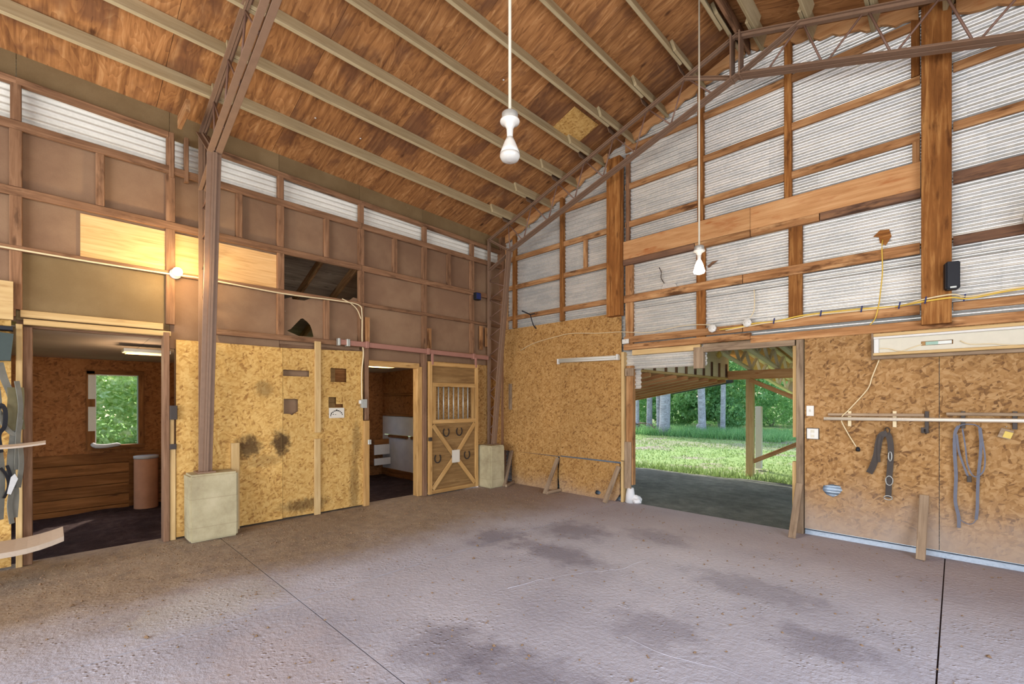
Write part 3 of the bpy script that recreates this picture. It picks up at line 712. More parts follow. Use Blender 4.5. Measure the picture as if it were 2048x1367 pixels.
box('end_stop', (-6.40, 2.93, 2.39), (-6.325, 2.96, 2.49), 'galv', tr, 2)

# ================================================================= CONCRETE PIERS, STEEL FRAMES
def pier(x0, x1, y0, y1, h, label):
    bm = bmesh.new(); bmesh.ops.create_cube(bm, size=1)
    for v in bm.verts: v.co = V(((x0 + x1) / 2 + v.co.x * (x1 - x0), (y0 + y1) / 2 + v.co.y * (y1 - y0), h / 2 + v.co.z * h))
    bmesh.ops.bevel(bm, geom=bm.edges[:], offset=.02, segments=2, affect='EDGES')
    bmesh.ops.subdivide_edges(bm, edges=bm.edges[:], cuts=3, use_grid_fill=True)
    from mathutils import noise as mn
    for v in bm.verts: v.co += V((mn.noise(v.co * 6), mn.noise(v.co * 6 + V((9, 0, 0))), 0)) * .005
    c = V(((x0 + x1) / 2, (y0 + y1) / 2, 0))
    for v in bm.verts: v.co -= c
    me = bpy.data.meshes.new('concrete_pier'); bm.to_mesh(me); bm.free(); me.materials.append(M['pier'])
    o = place(bpy.data.objects.new('concrete_pier', me), None, Matrix.Translation(c)); return meta(o, label, 'concrete block')
pier(-6.42, -6.105, 1.12, 1.60, .76, 'wide pale concrete block at the foot of the nearer steel frame')
pier(-6.40, -6.02, 5.62, 5.98, .77, 'pale concrete block at the foot of the corner steel frame')

def steel_frame(y, label, grp=None):
    T = thing('steel_frame', label, 'steel frame', (-6.33, y, .76))
    def dbl(name, a, b, w=.055, t=.010, gapw=.014, leg=.03):
        a, b = V(a), V(b); d = (b - a).normalized(); up = V((0, 1, 0)); n = d.cross(up).normalized()
        for s in (-1, 1):
            off = up * s * (gapw / 2 + w / 2)
            board(name, a + off, b + off, w, t, 'steel', T, up)
            off2 = up * s * (gapw / 2 + t / 2) + n * (leg / 2)
            board(name + '_web', a + off2, b + off2, leg, t, 'steel', T, n)
    zi = lambda x: 4.33 + .32 * (x + 5.85)
    kneeO, kneeI = V((-6.40, y, 4.66 + dz(-6.4, y))), V((-5.86, y, 4.33))
    dbl('column_outer_chord', (-6.40, y, .76), kneeO, .034, leg=-.025)
    dbl('column_inner_chord', (-6.27, y, .76), kneeI, .062, leg=-.03)
    dbl('knee_plate', kneeO, kneeI, .06)
    dbl('knee_strut', (-6.39, y, 4.08), (-5.88, y, 4.28), .04)
    ridge_t, ridge_b = V((-1.93, y, 6.08)), V((-1.93, y, 5.57))
    dbl('rafter_top_chord', kneeO, ridge_t, .034, leg=-.025); dbl('rafter_bottom_chord', kneeI, ridge_b, .062, leg=.03)
    # right-hand rafter
    rt, rb = V((2.5, y, 6.08 - .35 * 4.43)), V((2.3, y, 5.57 - .35 * 4.23))
    dbl('rafter_top_chord', ridge_t, rt, .045, leg=-.04); dbl('rafter_bottom_chord', ridge_b, rb, .07, leg=.05)
    for s in (-.05, .05): board('ridge_plate', ridge_b + V((s, 0, -.03)), ridge_t + V((s, 0, .0)), .15, .02, 'steel', T, (0, 1, 0))
    dbl('ridge_brace', ridge_b + V((.05, 0, .02)), (-1.24, y, zt(-1.24) - .03), .05); dbl('ridge_brace', ridge_b + V((-.05, 0, .02)), (-2.58, y, zt(-2.58) - .03), .04)
    # column lacing
    zz = np.linspace(.85, 4.05, 19)
    for k in range(len(zz) - 1):
        fx = lambda z: -6.27 + (z - .76) / (4.33 - .76) * .41
        a = (-6.40, y, zz[k]) if k % 2 else (fx(zz[k]), y, zz[k]); b = (fx(zz[k + 1]), y, zz[k + 1]) if k % 2 else (-6.40, y, zz[k + 1])
        tube('lacing_rod', [a, b], .009, 'rod', T, 6)
    # rafter webs
    nodes = [-6.15] + PX[:-1]
    for k, x in enumerate(PX[:-1]):
        top = V((x, y, zt(x) - .02 + dz(x, y))); xa, xb = x - .20, x + .36
        for xx in (xa, xb):
            xx = min(max(xx, -5.84), -2.05); tube('web_rod', [top, (xx, y, zi(xx) + .01)], .011, 'rod', T, 6)
    for x in PXR[1:-1]:
        top = V((x, y, zt(x) - .02))
        for xx in (x - .36, x + .20): tube('web_rod', [top, (xx, y, 5.57 - .35 * (xx + 1.93) + .01)], .011, 'rod', T, 6)
    box('base_plate', (-6.43 + .02, y - .09, .76), (-6.19, y + .09, .775), 'steel', T, 0)
    # purlin clips
    for x in PX[:-1]: board('purlin_clip', (x - .03, y - .12, zt(x) + .06 + dz(x, y)), (x - .03, y + .12, zt(x) + .06 + dz(x, y)), .12, .006, 'steel', T, V((-.32, 0, 1)).normalized())
    return T
steel_frame(1.30, 'brown steel lattice frame rising from the wide concrete block left of centre')
steel_frame(5.93, 'brown steel lattice frame in front of the corrugated gable, rising from the corner')

# ================================================================= BACK WALL
wb = struct('wall_back')
UX = V((1, 0, 0))
def bbox(name, x0, x1, z0, z1, mat, y0=6.375, y1=6.415, ax=None): return box(name, (x0, y0, z0), (x1, y1, z1), mat, wb, ax)
# corrugated sheets, course by course, with staggered vertical laps
courses = [(2.085, 2.40), (2.40, 3.05), (3.05, 3.73), (3.73, 4.38), (4.38, 5.03), (5.03, 5.68), (5.68, 6.24)]
laps = [[-6.5, -3.62, -2.5, 0.3, 2.6], [-6.5, -4.3, -1.75, .32, 2.6], [-6.5, -5.0, -2.1, .18, 2.6], [-6.5, -4.1, -1.2, .22, 2.6], [-6.5, -3.4, -1.72, .08, 2.6], [-6.5, -2.9, -.9, .25, 2.6], [-4, -2.0, -.1, 1.0]]
for (z0, z1), lp in zip(courses, laps):
    for i in range(len(lp) - 1):
        if z0 < 2.1 and lp[i] == -2.5: continue
        corr_sheet('corrugated_sheet', (lp[i], 6.432 - .004 * (i % 2), z0), (1, 0, 0), lp[i + 1] - lp[i] + .02, z1 - z0 + .02, 'tin', wb, (0, -1, 0))
corr_sheet('corrugated_sheet', (-1.40, 6.45, -.02), (1, 0, 0), 3.9, 2.05, 'tin_blue', wb, (0, -1, 0))
corr_sheet('corrugated_sheet', (-6.5, 6.44, -.02), (1, 0, 0), 2.75, 2.05, 'tin_blue', wb, (0, -1, 0))
# torn holes in the tin (dark backing scraps hanging at the tears)
def tear(pts, mat, y=6.41): plate('torn_flap', pts, [], .004, (0, y, 0), UX, UZ, mat, wb)
tear([(-.66, 3.41), (-.60, 3.47), (-.52, 3.46), (-.50, 3.38), (-.52, 3.34), (-.55, 3.29), (-.60, 3.33), (-.61, 3.40)], 'post')
tear([(-2.47, 3.46), (-2.40, 3.51), (-2.32, 3.51), (-2.36, 3.49), (-2.45, 3.43)], 'dark_beam')
tear([(-3.16, 3.22), (-3.10, 3.34), (-3.06, 3.33), (-2.93, 3.30), (-2.96, 3.36), (-2.90, 3.25), (-3.0, 3.21)], 'tin')
tube('loose_wire', [(-3.17, 6.39, 3.58), (-3.13, 6.38, 3.5), (-3.14, 6.39, 3.42), (-3.09, 6.39, 3.33)], .006, 'dark', wb, 6, sub=3)
# girts
G = [5.54, 4.95, 4.355]
for z in G:
    for (a, b) in ((-6.4, -5.03), (-4.95, -4.0), (-3.73, -2.59), (-2.51, -1.52), (-1.44, -.27), (-.02, 2.5)):
        if z == 5.54 and a < -3.8: continue
        if z == 4.95 and a < -5: continue
        bbox('girt', a, b, z - .045, z + .045, 'girt_warm', ax=0)
for z in (3.80, 3.205):
    for (a, b) in ((-6.4, -5.03), (-4.95, -4.0)): bbox('girt', a, b, z - .042, z + .042, 'girt_warm', ax=0)
bbox('girt', -.02, 2.5, 3.77, 3.89, 'dark_beam', 6.36, 6.41, ax=0); bbox('girt', -.02, 2.5, 3.155, 3.25, 'dark_beam', ax=0)
for (z, h, m) in ((3.185, .115, 'girt_warm'), (2.545, .10, 'girt_warm')):
    for (a, b) in ((-3.74, -2.0), (-1.99, -.27)): bbox('girt', a, b, z - h / 2, z + h / 2, m, 6.355, 6.395, ax=0)
bbox('girt', -.02, 2.5, 2.50, 2.585, 'girt_warm', ax=0)
bbox('header_beam', -3.74, -1.9, 3.80, 4.085, 'beam', 6.335, 6.375, ax=0); bbox('header_beam', -1.895, -.265, 3.795, 4.08, 'beam', 6.335, 6.375, ax=0)
for (a, b, m) in ((-3.74, -2.62, 'dark_beam'), (-2.61, -1.9, 'girt_warm'), (-1.89, -1.15, 'girt_warm'), (-1.14, -.265, 'dark_beam')): bbox('header_sill', a, b, 3.71, 3.795, m, 6.33, 6.40, ax=0)
# studs and posts
bbox('stud', -6.20, -6.12, 3.0, 4.80, 'post', 6.36, 6.43); bbox('stud', -5.03, -4.95, 3.0, 5.18, 'post', 6.36, 6.43)
bbox('stud', -4.53, -4.46, 3.84, 4.31, 'girt_warm', 6.37, 6.42)
bbox('stud', -6.42, -6.36, 3.0, 4.6, 'girt_warm', 6.375, 6.43)
bbox('stud', -2.59, -2.51, 4.09, 5.95, 'post', 6.36, 6.43); bbox('stud', -1.52, -1.44, 4.09, 6.0, 'post', 6.36, 6.43)
bbox('stud', -2.61, -2.49, 2.42, 3.71, 'post', 6.375, 6.43); bbox('stud', -1.475, -1.33, 2.50, 3.71, 'post', 6.375, 6.43)
bbox('stud', -3.73, -3.60, 2.42, 3.71, 'girt_warm', 6.375, 6.43); bbox('stud', -3.72, -3.66, 3.8, 5.45, 'girt', 6.37, 6.43)
bbox('stud', -.34, -.27, 5.0, 5.6, 'post', 6.37, 6.43); bbox('stud', -.33, -.27, 4.09, 4.31, 'girt_warm', 6.37, 6.41)
bbox('gable_post', -3.99, -3.75, 2.93, 5.42, 'post', 6.24, 6.37, ax=2); bbox('gable_post', -.255, -.03, 2.37, 5.60, 'post', 6.24, 6.37, ax=2)
# plate over the doorway and the boards round the white fixture
bbox('door_plate', -3.74, -1.9, 2.385, 2.475, 'girt_warm', 6.34, 6.40, ax=0); bbox('door_plate', -1.895, .6, 2.335, 2.43, 'girt_warm', 6.34, 6.40, ax=0)
bbox('door_header', -3.60, -2.55, 2.30, 2.38, 'lumber', 6.36, 6.44, ax=0); bbox('door_header', -2.50, -1.40, 2.265, 2.375, 'grey_wood', 6.345, 6.40, ax=0)
bbox('short_block', -2.64, -2.50, 2.045, 2.34, 'grey_wood', 6.35, 6.42)
# strand-board sheets
def bplate(name, outer, holes, mat, y=6.36): return plate(name, outer, holes, .012, (0, y, 0), UX, UZ, mat, wb)
bplate('strand_board_panel', rect(-6.46, -5.012, .61, 2.99), [], 'osb_corner'); bplate('strand_board_panel', rect(-5.008, -3.79, .625, 2.99), [], 'osb_corner')
bplate('strand_board_panel', [(-6.19, -.02), (-5.07, -.02), (-5.05, .60), (-6.19, .612)], [], 'osb_corner', 6.34)
bplate('strand_board_panel', [(-5.0, -.02), (-3.88, .0), (-3.80, .12), (-3.80, .60), (-5.0, .61), (-5.03, .3)], [[(-4.27, .07), (-4.24, .05), (-4.18, .06), (-4.15, .09), (-4.18, .12), (-4.24, .125)]], 'osb_corner', 6.33)
bplate('strand_board_panel', rect(-1.30, -.125, .07, 2.335), [[(-1.115 + .0, .60), (-1.12, .55), (-1.08, .50), (-1.02, .48), (-.97, .51), (-.93, .57), (-.95, .62), (-1.03, .63)]], 'osb_back')
bplate('strand_board_panel', rect(-.12, 1.10, .07, 2.335), [], 'osb_back'); bplate('strand_board_panel', rect(1.104, 2.5, .07, 2.335), [], 'osb_back')
# strips hidden in the gap below
bbox('sole_plate', -1.3, 2.5, -.01, .05, 'tin_blue', 6.385, 6.42, ax=0)
bbox('small_slat', -6.28, -6.2, 1.42, 1.92, 'grey_wood', 6.335, 6.36)

d3 = struct('door_3')
def dbox(name, x0, x1, z0, z1, mat, y0, y1, ax=2): return box(name, (x0, y0, z0), (x1, y1, z1), mat, d3, ax)
dbox('jamb_board', -3.785, -3.735, .65, 2.36, 'lumber', 6.34, 6.46); dbox('jamb_board', -3.72, -3.60, .28, 2.14, 'girt_warm', 6.38, 6.47)
dbox('jamb_board', -3.735, -3.62, .22, .95, 'grey_wood', 6.355, 6.38); dbox('jamb_board', -3.785, -3.745, 0, .64, 'lumber', 6.33, 6.44)
dbox('jamb_block', -3.72, -3.58, 1.98, 2.1, 'grey_wood', 6.35, 6.38)
dbox('jamb_board', -1.385, -1.31, .0, 2.33, 'grey_wood', 6.335, 6.46); dbox('jamb_board', -1.43, -1.388, 1.15, 2.27, 'lumber', 6.38, 6.46); dbox('jamb_board', -1.435, -1.388, .0, .85, 'lumber', 6.38, 6.46)
corr_sheet('tin_return', (-3.60, 6.46, 1.78), (1, 0, 0), .10, .38, 'tin', d3, (0, -1, 0))
o = tube('plaster_lump', [(-3.66, 6.40, .0), (-3.655, 6.40, .12), (-3.65, 6.40, .23)], [.075, .07, .05], 'whiteboard', d3, 9)

# ---- pieces leaning on and fixed to the back wall
def leaning(name, label, foot, head, w, t, mat, extra=None):
    m = board(name, foot, head, w, t, mat, None, (1, 0, 0) if False else (1, 0, 0)); return meta(m, label, 'board')
leaning('leaning_board', 'weathered board leaning on the doorway jamb beside the open back doorway', (-1.365, 6.05, .0), (-1.345, 6.32, .60), .075, .03, 'grey_wood')
leaning('leaning_board', 'weathered upright board leaning on the wall below the hanging straps', (-.255, 6.13, .0), (-.235, 6.33, .62), .075, .03, 'grey_wood')
def prop_brace(x0, label, base_y=5.95, top=(.58), xt=None, foot=True):
    T = thing('kick_brace', label, 'brace', (x0, base_y, 0))
    board('slanted_board', (x0, base_y + .02, .0), (xt or x0, 6.30, top), .04, .07, 'grey_wood', T, (0, -1, .4)); 
    if foot: board('foot_board', (x0 + .06, base_y + .01, .03), ((xt or x0) + .05, 6.31, .03), .05, .035, 'grey_wood', T)
prop_brace(-5.03, 'slanted grey brace with a foot board between the two low wall panels', 5.93, .58, -5.02)
prop_brace(-3.93, 'slanted grey brace at the right end of the low wall panels near the doorway', 6.08, .56, -3.80, False)
prop_brace(-5.98, 'pale slanted brace beside the corner concrete block', 5.90, .62, -6.16)
for (p, lab) in (((-3.56, 6.42, .0), 'larger chalky white chunk on the dirt by the doorway jamb'),):
    bm = bmesh.new(); bmesh.ops.create_icosphere(bm, subdivisions=2, radius=.075)
    from mathutils import noise as mn
    for v in bm.verts: v.co += v.co.normalized() * .05 * mn.noise(v.co * 14); v.co.z = v.co.z * .9 + .06
    me = bpy.data.meshes.new('rubble_chunk'); bm.to_mesh(me); bm.free(); me.materials.append(M['whiteboard'])
    meta(place(bpy.data.objects.new('rubble_chunk', me), None, Matrix.Translation(V(p))), lab, 'rubble')

# shop light
T = thing('shop_light', 'long unlit white two-tube fluorescent light on the orange wall panel', 'lamp', (-4.41, 6.33, 2.28))
board('housing', (-5.02, 6.33, 2.295), (-3.81, 6.33, 2.275), .075, .05, 'offwhite', T)
for dz in (-.015, .02): tube('lamp_tube', [(-4.99, 6.292, 2.287 + dz), (-3.84, 6.292, 2.267 + dz)], .0125, 'white', T, 8)
for x in (-5.01, -3.825): box('end_cap', (x - .015, 6.275, 2.235), (x + .015, 6.33, 2.325), 'white', T, 2)
# big recessed white fixture at right
T = thing('recessed_light_fixture', 'long white recessed light fixture with a wiring slot, framed by boards', 'lamp', (.4, 6.34, 2.2))
plate('back_pan', rect(-.645, 1.5, 2.09, 2.29), [rect(-.26, -.02, 2.165, 2.21)], .012, (0, 6.345, 0), UX, UZ, 'offwhite', T)
box('top_lip', (-.645, 6.31, 2.265), (1.5, 6.345, 2.29), 'white', T, 0); box('end_lip', (-.645, 6.325, 2.09), (-.60, 6.345, 2.265), 'white', T, 2)
for (z0, z1, y0, m) in ((2.29, 2.325, 6.32, 'lumber'), (2.085, 2.115, 6.315, 'lumber'), (2.045, 2.08, 6.31, 'grey_wood')): box('frame_board', (-.65, y0, z0), (1.5, 6.35, z1), m, T, 0)
box('frame_board', (-.665, 6.31, 2.04), (-.648, 6.35, 2.33), 'grey_wood', T, 2)
box('ballast', (-.225, 6.352, 2.17), (-.13, 6.36, 2.205), 'gauge', T, 0); box('ballast', (-.13, 6.352, 2.17), (-.03, 6.36, 2.205), 'galv', T, 0)
for pts in ([(-.62, 6.34, 2.165), (-.52, 6.335, 2.155), (-.42, 6.33, 2.12), (-.33, 6.335, 2.15), (-.25, 6.34, 2.18)], [(.03, 6.335, 2.19), (.10, 6.33, 2.15), (.25, 6.33, 2.14), (.36, 6.33, 2.12), (.6, 6.33, 2.10)]): tube('lead_wire', pts, .005, 'cable_w', T, 6, sub=4)

# speaker
T = thing('speaker', 'small black speaker fixed to the thick right-hand wood post', 'speaker', (-.03, 6.17, 2.81))
bm = bmesh.new(); bmesh.ops.create_cube(bm, size=1)
for v in bm.verts: v.co = V((v.co.x * .105, v.co.y * .10, v.co.z * .27))
bmesh.ops.bevel(bm, geom=bm.edges[:], offset=.012, segments=3, affect='EDGES')
me = bpy.data.meshes.new('cabinet'); bm.to_mesh(me); bm.free(); me.materials.append(M['black'])
rotz = Matrix.Rotation(math.radians(12), 4, 'Z'); mm = Matrix.Translation(V((-.03, 6.165, 2.81))) @ rotz
place(bpy.data.objects.new('cabinet', me), T, mm)
me = board_mesh(.24, .085, .006, 'black'); place(bpy.data.objects.new('grille', me), T, mm @ Matrix.Translation(V((0, -.051, .008))) @ Matrix.Rotation(math.pi / 2, 4, 'Y'))
place(bpy.data.objects.new('badge', board_mesh(.045, .016, .003, 'galv')), T, mm @ Matrix.Translation(V((0, -.056, -.118))))
box('bracket', (-.05, 6.21, 2.78), (-.01, 6.24, 2.84), 'dark', T, 2)
T = thing('speaker', 'little dark blue-black speaker on the left wall near the corner', 'speaker', (-6.40, 5.62, 3.52))
box('cabinet', (-6.43, 5.56, 3.47), (-6.35, 5.68, 3.60), 'black', T, 2); box('grille', (-6.35, 5.57, 3.48), (-6.345, 5.67, 3.59), 'tape', T, 2)

# cables along the girt
def cable(name, pts, r, mat, label, extra=None):
    return meta(tube(name, pts, r, mat, None, 6, sub=5), label, 'cable')
cy = 6.335
cable('cable', [(-2.28, cy, 2.55), (-2.0, cy, 2.56), (-1.85, cy, 2.585), (-1.6, cy, 2.58), (-1.34, cy, 2.615), (-1.0, cy, 2.62), (-.7, cy, 2.615), (-.45, cy, 2.60), (-.26, 6.225, 2.60), (-.03, 6.225, 2.61), (.1, cy, 2.60), (.45, cy, 2.635), (1.2, cy, 2.62)], .009, 'cable_y', 'thicker yellow cable running along the girt across the right half of the gable')
cable('cable', [(-2.2, cy, 2.53), (-1.75, cy, 2.57), (-1.5, cy, 2.575), (-1.2, cy, 2.605), (-.8, cy, 2.60), (-.45, cy, 2.60), (-.26, 6.22, 2.62), (-.03, 6.22, 2.64), (.1, cy, 2.62), (.5, cy, 2.655), (1.2, cy, 2.65)], .008, 'cable_w', 'cream cable taped alongside the yellow cable on the gable girt')
cable('cable', [(-.575, 6.41, 3.36), (-.575, 6.33, 3.25), (-.57, 6.33, 3.0), (-.585, 6.33, 2.8), (-.60, 6.33, 2.65), (-.63, 6.33, 2.5), (-.68, 6.35, 2.43)], .006, 'cable_y', 'thin yellow cable hanging down from the torn hole in the tin')
cable('cable', [(-1.865, 6.38, 3.03), (-1.855, 6.37, 2.9), (-1.86, 6.36, 2.75), (-1.90, 6.35, 2.67)], .006, 'cable_w', 'short cream cable dropping to the white octagonal box')
cable('cable', [(-5.95, 6.33, 2.55), (-5.6, 6.33, 2.66), (-5.0, 6.335, 2.74), (-4.7, 6.33, 2.75), (-4.2, 6.33, 2.70), (-3.8, 6.33, 2.68), (-3.3, 6.33, 2.62), (-2.75, 6.33, 2.66), (-2.4, 6.33, 2.63)], .005, 'cable_w', 'thin pale wire sagging across the top of the orange wall panels')
cable('cable', [(-.60, 6.34, 2.04), (-.66, 6.33, 1.85), (-.70, 6.33, 1.72), (-.86, 6.33, 1.5), (-.93, 6.30, 1.40), (-.90, 6.33, 1.28), (-.80, 6.34, 1.08)], .006, 'cable_w', 'tan lamp cord hanging from the white fixture past the pale pipe')
lathe('plug', [(0, 0), (.018, 0), (.022, .02), (.014, .045), (0, .05)], 'black', bpy.data.objects['cable.005'], (-.785, 6.34, 1.03), 10)
cable('cable', [(-6.42, -.4, 3.045), (-6.42, .3, 3.035), (-6.42, 1.0, 3.04), (-6.42, 1.3, 3.05), (-6.41, 2.2, 3.02), (-6.41, 2.9, 3.04), (-6.41, 3.27, 3.03), (-6.41, 3.33, 2.9), (-6.405, 3.33, 2.5), (-6.385, 3.34, 2.3), (-6.41, 3.325, 2.0), (-6.41, 3.33, 1.6)], .010, 'cable_w', 'cream cable along the left wall girt dropping to the grey switch box')
cable('cable', [(-6.41, 3.02, 3.08), (-6.40, 3.15, 3.03), (-6.40, 3.25, 2.95), (-6.40, 3.31, 2.82)], .007, 'cable_w', 'short loose cream cable looping at the end of the left wall girt')
for (x, z) in ((-1.62, 2.585), (-1.13, 2.615), (-.75, 2.612), (-.43, 2.605), (-.22, 2.61), (.06, 2.61)):
    y = 6.215 if -.26 < x < -.03 else 6.33
    board('cable_tape', (x - .006, y - .008, z - .035), (x + .006, y - .008, z + .035), .018, .012, 'tape', bpy.data.objects['cable'], (0, 1, 0))
def octbox(x, z, y, label, wire):
    T = thing('junction_box', label, 'junction box', (x, y, z))
    lathe('box_body', [(.0, 0), (.055, 0), (.055, .035), (.05, .04), (0, .04)], 'white', T, (x, y, z), 8, (0, -1, 0))
    for d in (-.025, .025): lathe('cover_screw', [(0, 0), (.006, 0), (.005, .003), (0, .004)], 'galv', T, (x + d, y - .04, z), 8, (0, -1, 0))
octbox(-2.37, 2.575, 6.35, 'white octagonal junction box nearer the doorway post, on the cable girt', 0)
octbox(-1.93, 2.60, 6.35, 'white octagonal junction box under the short hanging cable', 0)

# outlets, switch, boxes
def wallplate(name, x, z, w, h, label, cat):
    T = thing(name, label, cat, (x, 6.348, z)); box('cover_plate', (x - w / 2, 6.337, z - h / 2), (x + w / 2, 6.346, z + h / 2), 'white', T, 2); return T
T = wallplate('light_switch', -1.24, 1.475, .075, .12, 'white light switch plate beside the back doorway', 'light switch'); box('toggle', (-1.246, 6.325, 1.465), (-1.234, 6.337, 1.49), 'offwhite', T, 2)
T = wallplate('outlet', -1.215, 1.205, .115, .12, 'dusty white outlet plate below the light switch', 'outlet'); box('rim_shadow', (-1.28, 6.346, 1.14), (-1.15, 6.352, 1.272), 'dark', T, 2)
for dz in (-.028, .028): box('socket', (-1.232, 6.333, 1.205 + dz - .015), (-1.198, 6.337, 1.205 + dz + .015), 'offwhite', T, 2)
T = thing('outlet_box', 'white card tag fixed at the top of the doorway jamb', 'tag', (-3.7, 6.33, 2.53)); box('card', (-3.755, 6.325, 2.485), (-3.64, 6.335, 2.555), 'white', T, 0); box('tack', (-3.70, 6.32, 2.53), (-3.69, 6.325, 2.54), 'galv', T, 0)
T = thing('switch_box', 'grey metal switch box at the edge of the yellow panel by the second stall', 'switch box', (-6.40, 3.345, 1.55))
box('box_body', (-6.433, 3.31, 1.49), (-6.37, 3.385, 1.61), 'galv', T, 2); box('cover', (-6.37, 3.305, 1.485), (-6.365, 3.39, 1.615), 'galv', T, 2); box('ear', (-6.43, 3.285, 1.55), (-6.38, 3.31, 1.6), 'white', T, 2)
# sign with an arched emblem
T = thing('paper_sign', 'white paper sign with a dark arched emblem on the yellow panel', 'sign', (-6.42, 2.95, 1.42))
plate('sheet', rect(2.83, 3.055, 1.345, 1.49), [], .003, (-6.418, 0, 0), UY, UZ, 'paper', T)
bl = [(2.855, 1.385, .008, .03), (2.864, 1.41, .012, .028), (2.885, 1.428, .02, .014), (2.91, 1.445, .026, .012), (2.94, 1.455, .026, .02), (2.968, 1.448, .026, .014), (2.993, 1.435, .022, .012), (3.012, 1.418, .016, .016), (3.026, 1.395, .01, .022), (2.892, 1.397, .014, .012), (2.925, 1.394, .016, .008)]
for (y, z, w, h) in bl:
    plate('emblem_mark', [(y - w * .7, z - h * .3), (y - w * .1, z - h * .6), (y + w * .7, z - h * .2), (y + w * .5, z + h * .5), (y - w * .2, z + h * .6)], [], .0006, (-6.4172, 0, 0), UY, UZ, 'ink', T)

# rails with brackets
T = thing('wall_rail', 'pale pipe rail on brackets across the right-hand wall panels', 'rail', (.2, 6.28, 1.39))
tube('pipe', [(-1.09, 6.27, 1.39), (1.3, 6.27, 1.425)], .019, 'pipe', T, 12)
for (x, m) in ((-.86, 'cable_w'), (-.47, 'cable_w'), (-.215, 'dark'), (.05, 'dark'), (.395, 'dark'), (.9, 'dark')):
    zc = 1.39 + (x + 1.09) * .0146
    b = box('bracket', (x - .016, 6.335, zc - .085), (x + .016, 6.345, zc + .085), m, T, 2)
    box('bracket_arm', (x - .012, 6.285, zc - .012), (x + .012, 6.335, zc + .012), m, T, 1)
    for dz in (-.07, .07): lathe('screw', [(0, 0), (.007, 0), (.006, .004), (0, .005)], 'galv', b, (x, 6.335, zc + dz), 8, (0, -1, 0))
meta(board('wall_strip', (-1.06, 6.335, 1.435), (-.235, 6.335, 1.447), .03, .03, 'grey_wood'), 'thin grey wood strip above the left end of the pale pipe', 'strip')
meta(board('wall_strip', (-.07, 6.335, 1.462), (1.3, 6.335, 1.48), .03, .03, 'grey_wood'), 'thin grey wood strip above the right end of the pale pipe', 'strip')

# hanging leather girth strap
T = thing('leather_strap', 'dark leather strap with buckles folded over a nail on the wall', 'strap', (-.53, 6.33, 1.30))
tube('ring', [(-.53 + .02 * math.cos(a), 6.325, 1.275 + .032 * math.sin(a)) for a in np.linspace(0, 2 * math.pi, 13)[:-1]], .006, 'dark', T, 6, closed=True)
tube('strap_long', [(-.535, 6.325, 1.245), (-.515, 6.318, 1.21), (-.50, 6.32, 1.1), (-.505, 6.325, .9), (-.515, 6.325, .75), (-.52, 6.328, .6), (-.522, 6.33, .555)], 0, 'leather', T, sub=4, flat=(.052, .008), nrm=(0, -1, 0))
tube('strap_short', [(-.53, 6.322, 1.245), (-.575, 6.315, 1.225), (-.60, 6.318, 1.15), (-.62, 6.322, 1.0), (-.655, 6.33, .87), (-.685, 6.335, .80)], 0, 'leather', T, sub=4, flat=(.06, .008), nrm=(0, -1, 0))
tube('strap_thin', [(-.585, 6.308, 1.22), (-.60, 6.306, 1.1), (-.597, 6.312, .93)], 0, 'leather', T, sub=4, flat=(.025, .006), nrm=(0, -1, 0))
for (x, z, rx, rz) in ((-.505, 1.0, .014, .05), (-.512, .74, .03, .05), (-.522, .555, .035, .022)):
    tube('buckle', [(x + rx * math.cos(a), 6.312, z + rz * math.sin(a)) for a in np.linspace(0, 2 * math.pi, 15)[:-1]], .0055, 'galv', T, 6, closed=True)
T = thing('lead_rope', 'grey blue webbing lead looped over two nails beside the leather strap', 'strap', (.05, 6.33, 1.34))
def web(pts, w=.03, m='webbing'): tube('webbing_loop', pts, 0, m, T, sub=5, flat=(w * .82, .005), nrm=(0, -1, 0))
web([(.02, 6.33, .335), (.018, 6.328, .45), (-.005, 6.325, .6), (.0, 6.32, .85), (-.01, 6.32, 1.1), (-.005, 6.318, 1.28), (.02, 6.315, 1.345)], .032)
web([(.02, 6.315, 1.345), (.06, 6.315, 1.365), (.13, 6.315, 1.362), (.165, 6.315, 1.335)], .012)
web([(.165, 6.315, 1.335), (.172, 6.315, 1.2), (.168, 6.318, 1.05), (.155, 6.32, .87), (.15, 6.322, .7), (.148, 6.325, .55), (.14, 6.328, .44)], .028)
web([(.14, 6.328, .44), (.12, 6.33, .40), (.085, 6.33, .385), (.04, 6.33, .41), (.01, 6.33, .46)], .008)
web([(.005, 6.315, 1.26), (.02, 6.315, 1.1), (.045, 6.318, .99), (.07, 6.318, .90), (.09, 6.315, .84)], .02)
web([(.045, 6.315, 1.32), (.065, 6.312, 1.15), (.08, 6.312, .98), (.11, 6.31, .88), (.145, 6.312, .86), (.19, 6.315, .92), (.20, 6.315, 1.05), (.185, 6.314, 1.2), (.172, 6.314, 1.32)], .014)
box('clip', (.075, 6.305, .80), (.11, 6.32, .86), 'dark', T, 2)
for x in (.025, .16): tube('nail', [(x, 6.35, 1.352), (x, 6.30, 1.358)], .004, 'galv', T, 6)
